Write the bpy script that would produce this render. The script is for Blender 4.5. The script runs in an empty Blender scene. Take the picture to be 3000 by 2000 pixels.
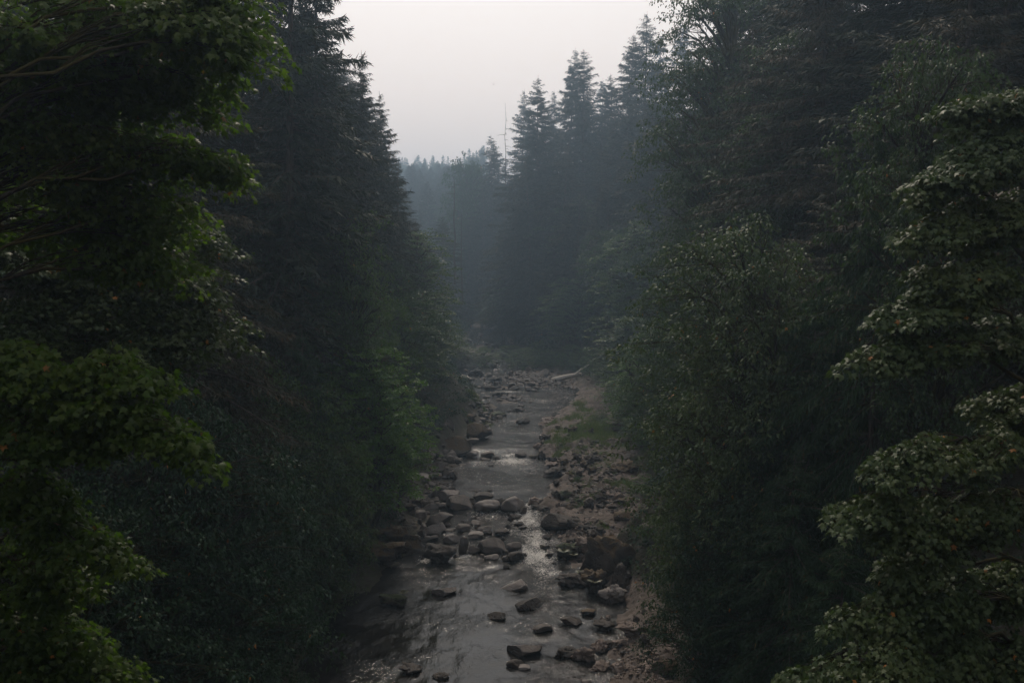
import bpy, math, random
import numpy as np
from mathutils import Vector, Matrix

sc = bpy.context.scene
R_ = math.radians
# ------------------------------------------------------------------ camera, sky, sun, exposure
CAM_H = 25.0
PITCH = 4.8
F = 2490.0
cam_d = bpy.data.cameras.new('camera')
cam = bpy.data.objects.new('camera', cam_d)
sc.collection.objects.link(cam)
cam.location = (0, 0, CAM_H)
cam.rotation_euler = (R_(90 - PITCH), 0, 0)
cam_d.sensor_width = 36
cam_d.lens = F / 3000 * 36
cam_d.clip_start = 0.1
cam_d.clip_end = 6000
sc.camera = cam

SUN_EL, SUN_AZ = 50, -6          # azimuth from +Y (ahead), negative = to the left
world = bpy.data.worlds.new('World')
sc.world = world
world.use_nodes = True
wn, wl = world.node_tree.nodes, world.node_tree.links
for n in list(wn): wn.remove(n)
w_out = wn.new('ShaderNodeOutputWorld')
bg = wn.new('ShaderNodeBackground'); bg.inputs[1].default_value = 0.1
sky = wn.new('ShaderNodeTexSky'); sky.sky_type = 'NISHITA'; sky.sun_disc = False
sky.sun_elevation = R_(SUN_EL); sky.sun_rotation = R_(SUN_AZ)
sky.air_density = 1.5; sky.dust_density = 9.0; sky.ozone_density = 1.0
tc = wn.new('ShaderNodeTexCoord'); sx = wn.new('ShaderNodeSeparateXYZ')
ramp = wn.new('ShaderNodeValToRGB')          # smoke veil: pinkish low down, near white above
ramp.color_ramp.elements[0].position = 0.0; ramp.color_ramp.elements[0].color = (1.85, 1.17, 0.86, 1)
ramp.color_ramp.elements[1].position = 0.42; ramp.color_ramp.elements[1].color = (1.20, 1.15, 1.12, 1)
e = ramp.color_ramp.elements.new(0.16); e.color = (1.50, 1.12, .92, 1)
scl = wn.new('ShaderNodeVectorMath'); scl.operation = 'SCALE'; scl.inputs['Scale'].default_value = 17.0
mixw = wn.new('ShaderNodeMix'); mixw.data_type = 'RGBA'; mixw.inputs['Factor'].default_value = 0.62
wl.new(tc.outputs['Generated'], sx.inputs[0]); wl.new(sx.outputs['Z'], ramp.inputs[0])
wl.new(ramp.outputs['Color'], scl.inputs[0])
wl.new(sky.outputs[0], mixw.inputs['A']); wl.new(scl.outputs[0], mixw.inputs['B'])
wl.new(mixw.outputs['Result'], bg.inputs[0]); wl.new(bg.outputs[0], w_out.inputs[0])

sd = bpy.data.lights.new('sun', 'SUN'); sd.energy = 2.6; sd.angle = R_(4); sd.color = (1.0, 0.88, 0.74)
sun = bpy.data.objects.new('sun', sd); sc.collection.objects.link(sun)
_sv = Vector((math.sin(R_(SUN_AZ)) * math.cos(R_(SUN_EL)), math.cos(R_(SUN_AZ)) * math.cos(R_(SUN_EL)), math.sin(R_(SUN_EL))))
sun.rotation_euler = _sv.to_track_quat('Z', 'Y').to_euler()

sc.view_settings.view_transform = 'Standard'
sc.view_settings.look = 'None'
sc.view_settings.exposure = -0.45
sc.view_settings.gamma = 1.0
sc.view_settings.use_curve_mapping = False
sc.render.engine = 'CYCLES'
cy = sc.cycles
cy.max_bounces = 4; cy.diffuse_bounces = 2; cy.glossy_bounces = 2; cy.transmission_bounces = 2
cy.volume_bounces = 1; cy.transparent_max_bounces = 4
cy.use_adaptive_sampling = True; cy.adaptive_threshold = 0.02
cy.use_denoising = True
cy.caustics_reflective = False; cy.caustics_refractive = False
cy.sample_clamp_indirect = 3.0

# ------------------------------------------------------------------ pixel / world helpers (3000 x 2000 picture pixels)
CP, SP = math.cos(R_(PITCH)), math.sin(R_(PITCH))
def ray(px, py):
    u, v = (px - 1500) / F, -(py - 1000) / F
    return np.array([u, CP + v * SP, -SP + v * CP])
def at(px, py, Y):
    r = ray(px, py); t = Y / r[1]
    return np.array([0, 0, CAM_H]) + r * t
def on_z(px, py, z=0.0):
    r = ray(px, py); t = (z - CAM_H) / r[2]
    return np.array([0, 0, CAM_H]) + r * t
def proj(p):
    x, y, z = p[0], p[1], p[2] - CAM_H
    f = y * CP - z * SP; u = y * SP + z * CP
    return 1500 + F * x / f, 1000 - F * u / f

# ------------------------------------------------------------------ noise
def _hash(ix, iy, iz, seed):
    h = (ix * 374761393 + iy * 668265263 + iz * 2147483647 + seed * 1274126177) & 0xffffffff
    h = ((h ^ (h >> 13)) * 1274126177) & 0xffffffff
    h = (h ^ (h >> 16)) & 0xffffff
    return h / float(0xffffff) * 2 - 1
def vnoise(P, seed=0):
    P = np.asarray(P, float)
    i = np.floor(P).astype(np.int64); f = P - i; f = f * f * (3 - 2 * f)
    r = 0
    for dx in (0, 1):
        for dy in (0, 1):
            for dz in (0, 1):
                w = (f[:, 0] if dx else 1 - f[:, 0]) * (f[:, 1] if dy else 1 - f[:, 1]) * (f[:, 2] if dz else 1 - f[:, 2])
                r = r + w * _hash(i[:, 0] + dx, i[:, 1] + dy, i[:, 2] + dz, seed)
    return r
def fbm(P, octaves=4, seed=0, gain=0.5):
    r, a, s = 0, 1.0, 1.0
    for k in range(octaves):
        r = r + a * vnoise(P * s + 17.3 * k, seed + k); a *= gain; s *= 2.03
    return r
def fbm2(x, y, sc_, octaves=4, seed=0, gain=0.5):
    return fbm(np.stack([x * sc_, y * sc_, np.zeros_like(x) + 0.5], 1), octaves, seed, gain)
def sstep(a, b, x):
    t = np.clip((x - a) / (b - a), 0, 1); return t * t * (3 - 2 * t)

# ------------------------------------------------------------------ mesh helpers
col = sc.collection
def make_mesh(name, V, Fc, mat, smooth=False):
    V = np.asarray(V, np.float32); Fc = np.asarray(Fc, np.int32)
    me = bpy.data.meshes.new(name)
    k = Fc.shape[1]
    me.vertices.add(len(V)); me.vertices.foreach_set('co', V.ravel())
    me.loops.add(Fc.size); me.loops.foreach_set('vertex_index', Fc.ravel())
    me.polygons.add(len(Fc)); me.polygons.foreach_set('loop_start', np.arange(len(Fc), dtype=np.int32) * k)
    try: me.polygons.foreach_set('loop_total', np.full(len(Fc), k, np.int32))
    except Exception: pass
    if smooth: me.polygons.foreach_set('use_smooth', np.ones(len(Fc), bool))
    me.update(calc_edges=True)
    if mat: me.materials.append(mat)
    return me
def link(name, data, parent=None, **props):
    o = bpy.data.objects.new(name, data); col.objects.link(o)
    if parent: o.parent = parent
    for k, v in props.items():
        if v is not None: o[k] = v
    return o
class VF:
    def __init__(s): s.v = []; s.f = []; s.n = 0
    def add(s, V, Fc):
        V = np.asarray(V, float).reshape(-1, 3); Fc = np.asarray(Fc, int)
        s.v.append(V); s.f.append(Fc + s.n); s.n += len(V)
    def mesh(s, name, mat, smooth=False):
        if not s.v: return None
        return make_mesh(name, np.concatenate(s.v), np.concatenate(s.f), mat, smooth)
def tube(vf, pts, rad, n=6):
    """quad tube as triangles"""
    pts = np.asarray(pts, float); m = len(pts); rad = np.broadcast_to(rad, (m,))
    tan = np.gradient(pts, axis=0); tan /= np.linalg.norm(tan, axis=1)[:, None] + 1e-9
    ref = np.array([0.31, 0.2, 0.93]) if abs(tan[0][2]) < 0.8 else np.array([0.95, 0.3, 0.1])
    a = np.cross(tan, ref); a /= np.linalg.norm(a, axis=1)[:, None] + 1e-9
    b = np.cross(tan, a)
    th = np.arange(n) / n * 2 * math.pi
    V = pts[:, None, :] + rad[:, None, None] * (np.cos(th)[None, :, None] * a[:, None, :] + np.sin(th)[None, :, None] * b[:, None, :])
    i = np.arange(m - 1)[:, None] * n; j = np.arange(n)[None, :]; j2 = (j + 1) % n
    q = np.stack([i + j, i + j2, i + n + j2, i + n + j], -1).reshape(-1, 4)
    T = np.concatenate([q[:, [0, 1, 2]], q[:, [0, 2, 3]]])
    vf.add(V.reshape(-1, 3), T)
def place(vf, tv, tf, pos, d, nrm, scale):
    """scatter a small template: x = side, y = along d, z = normal"""
    N = len(pos)
    if N == 0: return
    d = d / (np.linalg.norm(d, axis=1)[:, None] + 1e-9)
    s = np.cross(d, nrm); s /= np.linalg.norm(s, axis=1)[:, None] + 1e-9
    n = np.cross(s, d)
    scale = np.broadcast_to(scale, (N,))[:, None, None]
    V = pos[:, None, :] + scale * (tv[None, :, 0:1] * s[:, None, :] + tv[None, :, 1:2] * d[:, None, :] + tv[None, :, 2:3] * n[:, None, :])
    Fc = (tf[None] + (np.arange(N) * len(tv))[:, None, None]).reshape(-1, tf.shape[1])
    vf.add(V.reshape(-1, 3), Fc)

# leaf templates
_out = [(0, 0), (.17, -.10), (.50, .02), (.30, .18), (.56, .50), (.24, .46), (.16, .62), (0, 1.0),
        (-.16, .62), (-.24, .46), (-.56, .50), (-.30, .18), (-.50, .02), (-.17, -.10)]
def _z(x, y): return -0.55 * x * x - 0.28 * y * y + 0.05 * (1 if abs(x) > .3 else 0)
LEAF_V = np.array([(0, .28, .03)] + [(x, y, _z(x, y)) for x, y in _out])
LEAF_F = np.array([(0, i + 1, (i + 1) % len(_out) + 1) for i in range(len(_out))])
_o2 = [(0, 0), (.45, -.02), (.26, .20), (.56, .52), (.18, .52), (0, 1.0), (-.18, .52), (-.56, .52), (-.26, .20), (-.45, -.02)]
LEAF2_V = np.array([(x, y, _z(x, y)) for x, y in _o2])
LEAF2_F = np.array([(0, 1, 2), (0, 2, 4), (2, 3, 4), (0, 4, 6), (4, 5, 6), (0, 6, 8), (6, 7, 8), (0, 8, 9)])
KITE_V = np.array([(0, 0, 0), (.34, .42, -.10), (0, 1, -.22), (-.34, .42, -.10)])
KITE_F = np.array([(0, 1, 2), (0, 2, 3)])
TRI_V = np.array([(0, 0, 0), (.30, .55, -.05), (-.12, .62, -.02), (.0, 1.0, -.2), (-.42, .30, -.1)])
TRI_F = np.array([(0, 1, 2), (1, 3, 2), (0, 2, 4)])
SLIV_V = np.array([(-.5, 0, 0), (.5, 0, 0), (0, 1, 0)])   # scaled separately
SLIV_F = np.array([(0, 1, 2)])

# ------------------------------------------------------------------ materials
def mat_new(name):
    m = bpy.data.materials.new(name); m.use_nodes = True
    nt = m.node_tree
    for n in list(nt.nodes): nt.nodes.remove(n)
    out = nt.nodes.new('ShaderNodeOutputMaterial')
    return m, nt, out
def node(nt, t, **kw):
    n = nt.nodes.new(t)
    for k, v in kw.items(): setattr(n, k, v)
    return n
def mixc(nt, fac, a, b, blend='MIX'):
    n = node(nt, 'ShaderNodeMix', data_type='RGBA', blend_type=blend)
    for sock, v in (('Factor', fac), ('A', a), ('B', b)):
        if isinstance(v, bpy.types.NodeSocket): nt.links.new(v, n.inputs[sock])
        elif sock == 'Factor': n.inputs[sock].default_value = v
        else: n.inputs[sock].default_value = (*v, 1)
    return n.outputs['Result']
def ramp_f(nt, src, a, b, lo=0.0, hi=1.0):
    n = node(nt, 'ShaderNodeMapRange', interpolation_type='SMOOTHSTEP')
    nt.links.new(src, n.inputs[0])
    n.inputs[1].default_value = a; n.inputs[2].default_value = b; n.inputs[3].default_value = lo; n.inputs[4].default_value = hi
    return n.outputs[0]
def math_n(nt, op, a, b=None):
    n = node(nt, 'ShaderNodeMath', operation=op)
    for i, v in enumerate((a, b)):
        if v is None: continue
        if isinstance(v, bpy.types.NodeSocket): nt.links.new(v, n.inputs[i])
        else: n.inputs[i].default_value = v
    return n.outputs[0]
def noise_n(nt, scale, detail=4, coords=None, rough=0.55, dist=0.0):
    n = node(nt, 'ShaderNodeTexNoise'); n.inputs['Scale'].default_value = scale
    n.inputs['Detail'].default_value = detail; n.inputs['Roughness'].default_value = rough; n.inputs['Distortion'].default_value = dist
    if coords is not None: nt.links.new(coords, n.inputs['Vector'])
    return n.outputs['Fac']

def leaf_mat(name, c1, c2, c3, dead=(0.22, 0.09, 0.02), dead_frac=0.01, trans=0.3, gloss=0.45, spec=0.5):
    m, nt, out = mat_new(name)
    geo = node(nt, 'ShaderNodeNewGeometry'); oi = node(nt, 'ShaderNodeObjectInfo')
    rnd = geo.outputs['Random Per Island']
    c = mixc(nt, rnd, c1, c2)
    c = mixc(nt, math_n(nt, 'MULTIPLY', oi.outputs['Random'], 0.6), c, c3)
    pos = noise_n(nt, 0.35, 2, geo.outputs['Position'])
    c = mixc(nt, ramp_f(nt, pos, 0.35, 0.65, 0.0, 0.5), c, c3)
    r2 = math_n(nt, 'FRACT', math_n(nt, 'MULTIPLY', rnd, 91.7))
    c = mixc(nt, math_n(nt, 'LESS_THAN', r2, dead_frac), c, dead)
    p = node(nt, 'ShaderNodeBsdfPrincipled')
    nt.links.new(c, p.inputs['Base Color']); p.inputs['Roughness'].default_value = gloss
    p.inputs['Specular IOR Level'].default_value = spec
    t = node(nt, 'ShaderNodeBsdfTranslucent')
    ct = mixc(nt, 0.5, c, (c1[0] * 1.6, c1[1] * 2.0, c1[2] * 0.6)); nt.links.new(ct, t.inputs[0])
    mx = node(nt, 'ShaderNodeMixShader'); mx.inputs[0].default_value = trans
    nt.links.new(p.outputs[0], mx.inputs[1]); nt.links.new(t.outputs[0], mx.inputs[2])
    nt.links.new(mx.outputs[0], out.inputs[0])
    return m
M = {}
M['maple_near'] = leaf_mat('maple_leaves_bright', (.046, .080, .010), (.082, .104, .014), (.028, .058, .012), dead_frac=.006, trans=.58, spec=.22)
M['maple_left'] = leaf_mat('maple_leaves_olive', (.034, .050, .012), (.052, .056, .016), (.022, .040, .014), dead_frac=.008, trans=.32, spec=.18)
M['maple_right'] = leaf_mat('maple_leaves_grey_green', (.042, .064, .020), (.070, .082, .026), (.026, .048, .020), dead_frac=.005, trans=.25, gloss=.5, spec=.22)
M['maple_mid'] = leaf_mat('maple_leaves_mid', (.032, .054, .018), (.050, .064, .021), (.022, .044, .019), dead_frac=.003, trans=.28, gloss=.5, spec=.18)
M['alder'] = leaf_mat('alder_leaves', (.038, .072, .013), (.056, .080, .016), (.034, .066, .018), dead_frac=.003, trans=.3, spec=.2)
M['bright_shrub'] = leaf_mat('bright_shrub_leaves', (.052, .108, .010), (.075, .118, .013), (.046, .100, .014), dead_frac=.003, trans=.4, spec=.2)
M['needle'] = leaf_mat('fir_needles', (.014, .024, .013), (.022, .030, .015), (.024, .024, .014), dead=(.05, .03, .014), dead_frac=.05, trans=.12, gloss=.6, spec=.15)
M['needle_brown'] = leaf_mat('hemlock_needles', (.020, .025, .011), (.030, .028, .013), (.034, .027, .016), dead=(.06, .036, .018), dead_frac=.1, trans=.12, gloss=.6, spec=.12)
M['cedar'] = leaf_mat('cedar_sprays', (.013, .034, .011), (.020, .042, .013), (.016, .030, .014), dead=(.09, .055, .02), dead_frac=.02, trans=.15, gloss=.55, spec=.15)
M['under'] = leaf_mat('undergrowth_shade_toned_leaves', (.015, .036, .015), (.024, .044, .018), (.014, .028, .014), dead_frac=.004, trans=.2, spec=.12)  # undergrowth colour; its darkness also paints shade onto the low maples
M['grass'] = leaf_mat('grass_blades', (.070, .110, .030), (.110, .120, .040), (.080, .110, .035), dead=(.2, .15, .06), dead_frac=.1, trans=.35, gloss=.6)
M['fern'] = leaf_mat('fern_fronds', (.040, .065, .014), (.060, .072, .016), (.060, .060, .02), dead_frac=.05, trans=.3)

def bark_mat(name, c1, c2, moss=None, mf=0.5):
    m, nt, out = mat_new(name)
    tcn = node(nt, 'ShaderNodeTexCoord')
    mp = node(nt, 'ShaderNodeMapping'); mp.inputs['Scale'].default_value = (6, 6, 0.9)
    nt.links.new(tcn.outputs['Object'], mp.inputs[0])
    n1 = noise_n(nt, 1.6, 6, mp.outputs[0], .65)
    c = mixc(nt, ramp_f(nt, n1, .35, .65), c1, c2)
    if moss:
        n2 = noise_n(nt, 0.7, 4, tcn.outputs['Object'])
        c = mixc(nt, ramp_f(nt, n2, mf - .08, mf + .08), c, moss)
    p = node(nt, 'ShaderNodeBsdfPrincipled'); p.inputs['Roughness'].default_value = .9
    p.inputs['Specular IOR Level'].default_value = .2
    nt.links.new(c, p.inputs['Base Color'])
    b = node(nt, 'ShaderNodeBump'); b.inputs['Strength'].default_value = .8; b.inputs['Distance'].default_value = .06
    nt.links.new(n1, b.inputs['Height']); nt.links.new(b.outputs[0], p.inputs['Normal'])
    nt.links.new(p.outputs[0], out.inputs[0])
    return m
M['bark'] = bark_mat('fir_bark', (.030, .024, .019), (.085, .068, .055))
M['bark_moss'] = bark_mat('mossy_maple_bark', (.010, .008, .007), (.028, .022, .017), (.040, .034, .010), .48)
M['dead'] = bark_mat('bleached_dead_wood', (.24, .21, .185), (.46, .42, .38))

def rock_mat(name, c1, c2, moss=None, moss_amt=0.5, pits=0.0, rough=.75, scale=1.0):
    m, nt, out = mat_new(name)
    geo = node(nt, 'ShaderNodeNewGeometry'); oi = node(nt, 'ShaderNodeObjectInfo')
    P = geo.outputs['Position']
    big = noise_n(nt, .9 * scale, 5, P, .6); fine = noise_n(nt, 9 * scale, 5, P, .7)
    c = mixc(nt, ramp_f(nt, big, .35, .65), c1, c2)
    c = mixc(nt, ramp_f(nt, fine, .5, .72, 0, .6), c, tuple(v * .35 for v in c1))
    c = mixc(nt, math_n(nt, 'MULTIPLY', oi.outputs['Random'], .35), c, tuple(v * .55 for v in c2))
    v = node(nt, 'ShaderNodeTexVoronoi', feature='DISTANCE_TO_EDGE'); v.inputs['Scale'].default_value = 1.1 * scale
    wp = node(nt, 'ShaderNodeVectorMath', operation='ADD'); ns = node(nt, 'ShaderNodeTexNoise'); ns.inputs['Scale'].default_value = 1.3
    nt.links.new(P, ns.inputs['Vector']); nt.links.new(P, wp.inputs[0]); nt.links.new(ns.outputs['Color'], wp.inputs[1]); nt.links.new(wp.outputs[0], v.inputs['Vector'])
    crack = ramp_f(nt, v.outputs['Distance'], 0, .035)
    c = mixc(nt, math_n(nt, 'MULTIPLY', math_n(nt, 'SUBTRACT', 1.0, crack), .45), c, tuple(v_ * .2 for v_ in c1))
    h = math_n(nt, 'ADD', math_n(nt, 'MULTIPLY', fine, .5), math_n(nt, 'MULTIPLY', crack, .25))
    if pits > 0:
        pv = node(nt, 'ShaderNodeTexVoronoi'); pv.inputs['Scale'].default_value = 2.6 * scale
        nt.links.new(wp.outputs[0], pv.inputs['Vector'])
        pit = ramp_f(nt, pv.outputs['Distance'], .10, .42)
        c = mixc(nt, math_n(nt, 'MULTIPLY', math_n(nt, 'SUBTRACT', 1.0, pit), pits * .5), c, tuple(v_ * .25 for v_ in c1))
        h = math_n(nt, 'ADD', h, math_n(nt, 'MULTIPLY', pit, pits))
    if moss:
        sn = node(nt, 'ShaderNodeSeparateXYZ'); nt.links.new(geo.outputs['Normal'], sn.inputs[0])
        mn = noise_n(nt, 1.7, 5, P, .65)
        f = ramp_f(nt, math_n(nt, 'ADD', math_n(nt, 'MULTIPLY', sn.outputs['Z'], .35), mn), .95 - moss_amt * .5, 1.1 - moss_amt * .5)
        c = mixc(nt, f, c, moss)
    tco = node(nt, 'ShaderNodeTexCoord'); so = node(nt, 'ShaderNodeSeparateXYZ'); nt.links.new(tco.outputs['Object'], so.inputs[0])
    wet = ramp_f(nt, math_n(nt, 'ADD', so.outputs['Z'], math_n(nt, 'MULTIPLY', math_n(nt, 'SUBTRACT', big, .5), .5)), -.42, -.12, 1.0, 0.0)
    c = mixc(nt, math_n(nt, 'MULTIPLY', wet, .72), c, tuple(v_ * .25 for v_ in c1))
    p = node(nt, 'ShaderNodeBsdfPrincipled'); nt.links.new(math_n(nt, 'SUBTRACT', rough, math_n(nt, 'MULTIPLY', wet, .4)), p.inputs['Roughness'])
    p.inputs['Specular IOR Level'].default_value = .35
    nt.links.new(c, p.inputs['Base Color'])
    b = node(nt, 'ShaderNodeBump'); b.inputs['Strength'].default_value = .9; b.inputs['Distance'].default_value = .12
    nt.links.new(h, b.inputs['Height']); nt.links.new(b.outputs[0], p.inputs['Normal'])
    nt.links.new(p.outputs[0], out.inputs[0])
    return m
M['rock_grey'] = rock_mat('grey_boulder', (.058, .049, .043), (.118, .099, .088))
M['rock_pale'] = rock_mat('pale_boulder', (.125, .108, .100), (.205, .178, .162), rough=.7)
M['rock_dark'] = rock_mat('dark_basalt', (.026, .021, .018), (.058, .046, .038), pits=.5)
M['rock_moss'] = rock_mat('mossy_basalt', (.040, .034, .030), (.085, .068, .055), moss=(.058, .036, .015), moss_amt=.7, pits=.6)
M['rock_green'] = rock_mat('green_mossy_rock', (.050, .042, .036), (.10, .085, .07), moss=(.030, .038, .011), moss_amt=.7, pits=.4)
M['rock_shelf'] = rock_mat('pitted_sandstone', (.12, .09, .074), (.21, .165, .14), pits=.8, rough=.8)

# ------------------------------------------------------------------ river course
def ctrl(y, l, r):
    a, b = on_z(l * 1.27551, y * 1.27551, 0), on_z(r * 1.27551, y * 1.27551, 0)
    return (a[1], a[0], b[0])
_rows = [(-300, -10, 12), (-60, -11, 9.5), (20, -12, 8)]
for y, l, r in [(1568, 690, 1370), (1480, 700, 1430), (1400, 770, 1440), (1330, 860, 1330), (1250, 950, 1300), (1170, 965, 1240), (1140, 1000, 1262), (1100, 1035, 1290),
                (1075, 1042, 1262), (1050, 1060, 1243), (1000, 1115, 1250), (960, 1135, 1290), (920, 1062, 1330), (880, 1048, 1300), (855, 1045, 1210), (820, 1045, 1195), (790, 1072, 1155), (772, 1085, 1145)]:
    _rows.append(ctrl(y, l, r))
_rows = np.array(_rows)
CY = np.concatenate([_rows[:, 0], [_rows[-1, 0] + 35, _rows[-1, 0] + 62, _rows[-1, 0] + 85, _rows[-1, 0] + 120]])
CX = np.concatenate([(_rows[:, 1] + _rows[:, 2]) / 2, [-24, -52, -95, -190]])
CW = np.concatenate([(_rows[:, 2] - _rows[:, 1]) / 2, [4, 4, 4, 4]])
YEND = _rows[-1, 0]
# shelf of bare rock between the right bank and the slope
SH_Y = [-100, 40, 51, 56, 62, 70, 77, 89, 102, 116, 135, 163, 195, 244, 400]
SH_W = [2, 3, 5.0, 4.6, 1.6, 4.0, 7.5, 12, 11, 14, 12.5, 6.0, 6, 2, 1.5]
LV_Y = [-300, 84.5, 86.5, 111.5, 113.5, 150, 200, 330, 900]
LV_Z = [0, 0, 0.45, 0.5, 0.95, 1.05, 1.7, 2.6, 4.0]
def level(Y): return np.interp(Y, LV_Y, LV_Z)
def river_dist(x, y):
    best = np.full(len(x), 1e9); side = np.zeros(len(x)); wd = np.zeros(len(x)); yy = np.array(y)
    for i in range(len(CY) - 1):
        ax, ay, bx, by = CX[i], CY[i], CX[i + 1], CY[i + 1]
        dx, dy = bx - ax, by - ay
        t = np.clip(((x - ax) * dx + (y - ay) * dy) / (dx * dx + dy * dy), 0, 1)
        qx, qy = ax + t * dx, ay + t * dy
        w = CW[i] + (CW[i + 1] - CW[i]) * t
        d = np.hypot(x - qx, y - qy) - w
        cr = dx * (y - ay) - dy * (x - ax)
        m = d < best
        best = np.where(m, d, best); side = np.where(m, np.sign(cr), side); yy = np.where(m, qy, yy)
    # inside the straight-ish stretch use the exact bank lines
    cx = np.interp(y, CY, CX); cw = np.interp(y, CY, CW)
    dl = np.abs(x - cx) - cw
    use = (y < YEND - 5)
    near = use & (np.abs(dl) < 12)
    best = np.where(near, np.where(dl < 0, dl, np.minimum(best, dl)), best)
    side = np.where(use, np.where(x < cx, 1, -1), side)     # +1 = left bank
    return best, side, yy
def _bar(cx, cy, rx, hh, asp=1.0):
    px, py = 1000 + cx / 2.352, 1000 + cy / 2.352
    c = on_z(px, py, 1.2); e = on_z(px + rx / 2.352, py, 1.2)
    return (c[0], c[1], abs(e[0] - c[0]), abs(e[0] - c[0]) * 1.5 * asp, hh)
BARS = [_bar(1330, 255, 190, .85), _bar(1480, 300, 110, .8), _bar(960, 440, 95, .7), _bar(1440, 540, 110, .40), _bar(1560, 545, 110, .55), _bar(1050, 130, 110, .8, 1.6), _bar(980, 80, 90, .8, 1.6),
        _bar(1150, 405, 100, .32), _bar(1080, 320, 90, .35), _bar(760, 820, 70, .6), _bar(620, 1040, 90, .6), _bar(1000, 55, 60, .9, 1.5)]
def ground(x, y):
    x = np.atleast_1d(np.asarray(x, float)); y = np.atleast_1d(np.asarray(y, float))
    d, side, yy = river_dist(x, y)
    d = d + fbm2(x, y, .45, 4, 5) * np.where(side > 0, .6, 1.0)
    lv = level(yy)
    left = side > 0
    sh = np.where(left, 1.2, np.interp(yy, SH_Y, SH_W))
    up = np.maximum(d - sh, 0)
    cap = 34 + 34 * sstep(300, 560, y) + 20 * sstep(40, 200, np.abs(x)) + 16 * sstep(150, 330, y) * (~left) + 10 * sstep(500, 900, y)
    slope = np.where(left, 1.05, 1.15)
    rise = cap * (1 - np.exp(-up * slope / cap))
    base = np.where(d < 0, .05 - 1.1 * sstep(0, 2.5, -d), .05 + .65 * sstep(0, 1.2, d) + .35 * sstep(2, 9, d))
    lump = fbm2(x, y, .55, 5, 11, .55) * np.where(d > 0, np.where(left, .35, .62), .12) * sstep(-1, 1.0, d)
    lump = lump + np.maximum(fbm2(x, y, .28, 4, 31), 0) * .8 * sstep(.3, 2, d) * (~left) * (up <= 2)
    big = fbm2(x, y, .05, 4, 21) * np.clip(up * .25, 0, 4)
    r = lv + base + lump + rise + big
    bed = fbm2(x, y, 1.1, 3, 8)
    r = r + np.where(d < 0, bed * .08, 0)
    wx = x + fbm2(x, y, .3, 3, 91) * 1.6; wy = y + fbm2(x, y, .3, 3, 92) * 3
    for bx, by, rx, ry, hh in BARS:
        g = hh * np.exp(-(((wx - bx) / rx) ** 2 + ((wy - by) / ry) ** 2) ** 1.5) - .22 + bed * .10
        r = np.maximum(r, lv + np.where(np.hypot((wx - bx) / rx, (wy - by) / ry) < 2, g, -3))
    return r
def gz(x, y): return float(ground(x, y)[0])

def axis(segs):
    out = [segs[0][0]]
    for a, b, s0, s1 in segs:
        x = a
        while x < b - 1e-6:
            t = (x - a) / (b - a); x = min(b, x + s0 + (s1 - s0) * t); out.append(x)
    return np.array(out)
def grid(xs, ys, zf):
    X, Y = np.meshgrid(xs, ys); x, y = X.ravel(), Y.ravel()
    V = np.stack([x, y, zf(x, y)], 1)
    nx, ny = len(xs), len(ys)
    i = np.arange(nx - 1)[None, :] + np.arange(ny - 1)[:, None] * nx; i = i.ravel()
    return V, np.stack([i, i + 1, i + 1 + nx, i + nx], 1)

# terrain material
def terrain_mat():
    m, nt, out = mat_new('gorge_ground')
    geo = node(nt, 'ShaderNodeNewGeometry'); P = geo.outputs['Position']
    s = node(nt, 'ShaderNodeSeparateXYZ'); nt.links.new(P, s.inputs[0])
    a = node(nt, 'ShaderNodeAttribute', attribute_name='shelf')
    n1 = noise_n(nt, .5, 6, P, .65); n2 = noise_n(nt, 6, 6, P, .7); n3 = noise_n(nt, 1.8, 5, P, .6)
    rock = mixc(nt, ramp_f(nt, n1, .35, .65), (.066, .051, .042), (.140, .112, .097))
    rock = mixc(nt, ramp_f(nt, n3, .48, .60, 0, .85), rock, (.065, .048, .036))
    rock = mixc(nt, ramp_f(nt, n2, .5, .75, 0, .7), rock, (.05, .04, .033))
    pv = node(nt, 'ShaderNodeTexVoronoi'); pv.inputs['Scale'].default_value = 1.5; nt.links.new(P, pv.inputs['Vector'])
    pit = ramp_f(nt, pv.outputs['Distance'], .08, .4)
    rock = mixc(nt, math_n(nt, 'MULTIPLY', math_n(nt, 'SUBTRACT', 1, pit), .7), rock, (.035, .028, .024))
    soil = mixc(nt, n1, (.020, .017, .012), (.045, .038, .022))
    soil = mixc(nt, ramp_f(nt, n3, .5, .6, 0, .6), soil, (.028, .038, .012))
    c = mixc(nt, a.outputs['Fac'], soil, rock)
    p = node(nt, 'ShaderNodeBsdfPrincipled'); p.inputs['Roughness'].default_value = .85; p.inputs['Specular IOR Level'].default_value = .3
    nt.links.new(c, p.inputs['Base Color'])
    b = node(nt, 'ShaderNodeBump'); b.inputs['Strength'].default_value = 1; b.inputs['Distance'].default_value = .2
    h = math_n(nt, 'ADD', math_n(nt, 'MULTIPLY', n2, .6), math_n(nt, 'ADD', math_n(nt, 'MULTIPLY', pit, .5), n3))
    nt.links.new(h, b.inputs['Height']); nt.links.new(b.outputs[0], p.inputs['Normal'])
    nt.links.new(p.outputs[0], out.inputs[0])
    return m
xs = axis([(-1500, -120, 120, 20), (-120, -24, 12, 1.2), (-24, 24, .33, .33), (24, 120, 1.2, 12), (120, 1500, 20, 120)])
ys = axis([(-600, -40, 60, 12), (-40, 44, 7, .8), (44, 150, .33, .5), (150, 360, .6, 1.8), (360, 700, 3, 14), (700, 2600, 30, 150)])
V, Fc = grid(xs, ys, ground)
me = make_mesh('ground', V, Fc, terrain_mat(), True)
d, side, yy = river_dist(V[:, 0], V[:, 1])
sh = np.where(side > 0, 1.8, np.interp(yy, SH_Y, SH_W)) + fbm2(V[:, 0], V[:, 1], .3, 3, 3) * 1.0
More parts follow.
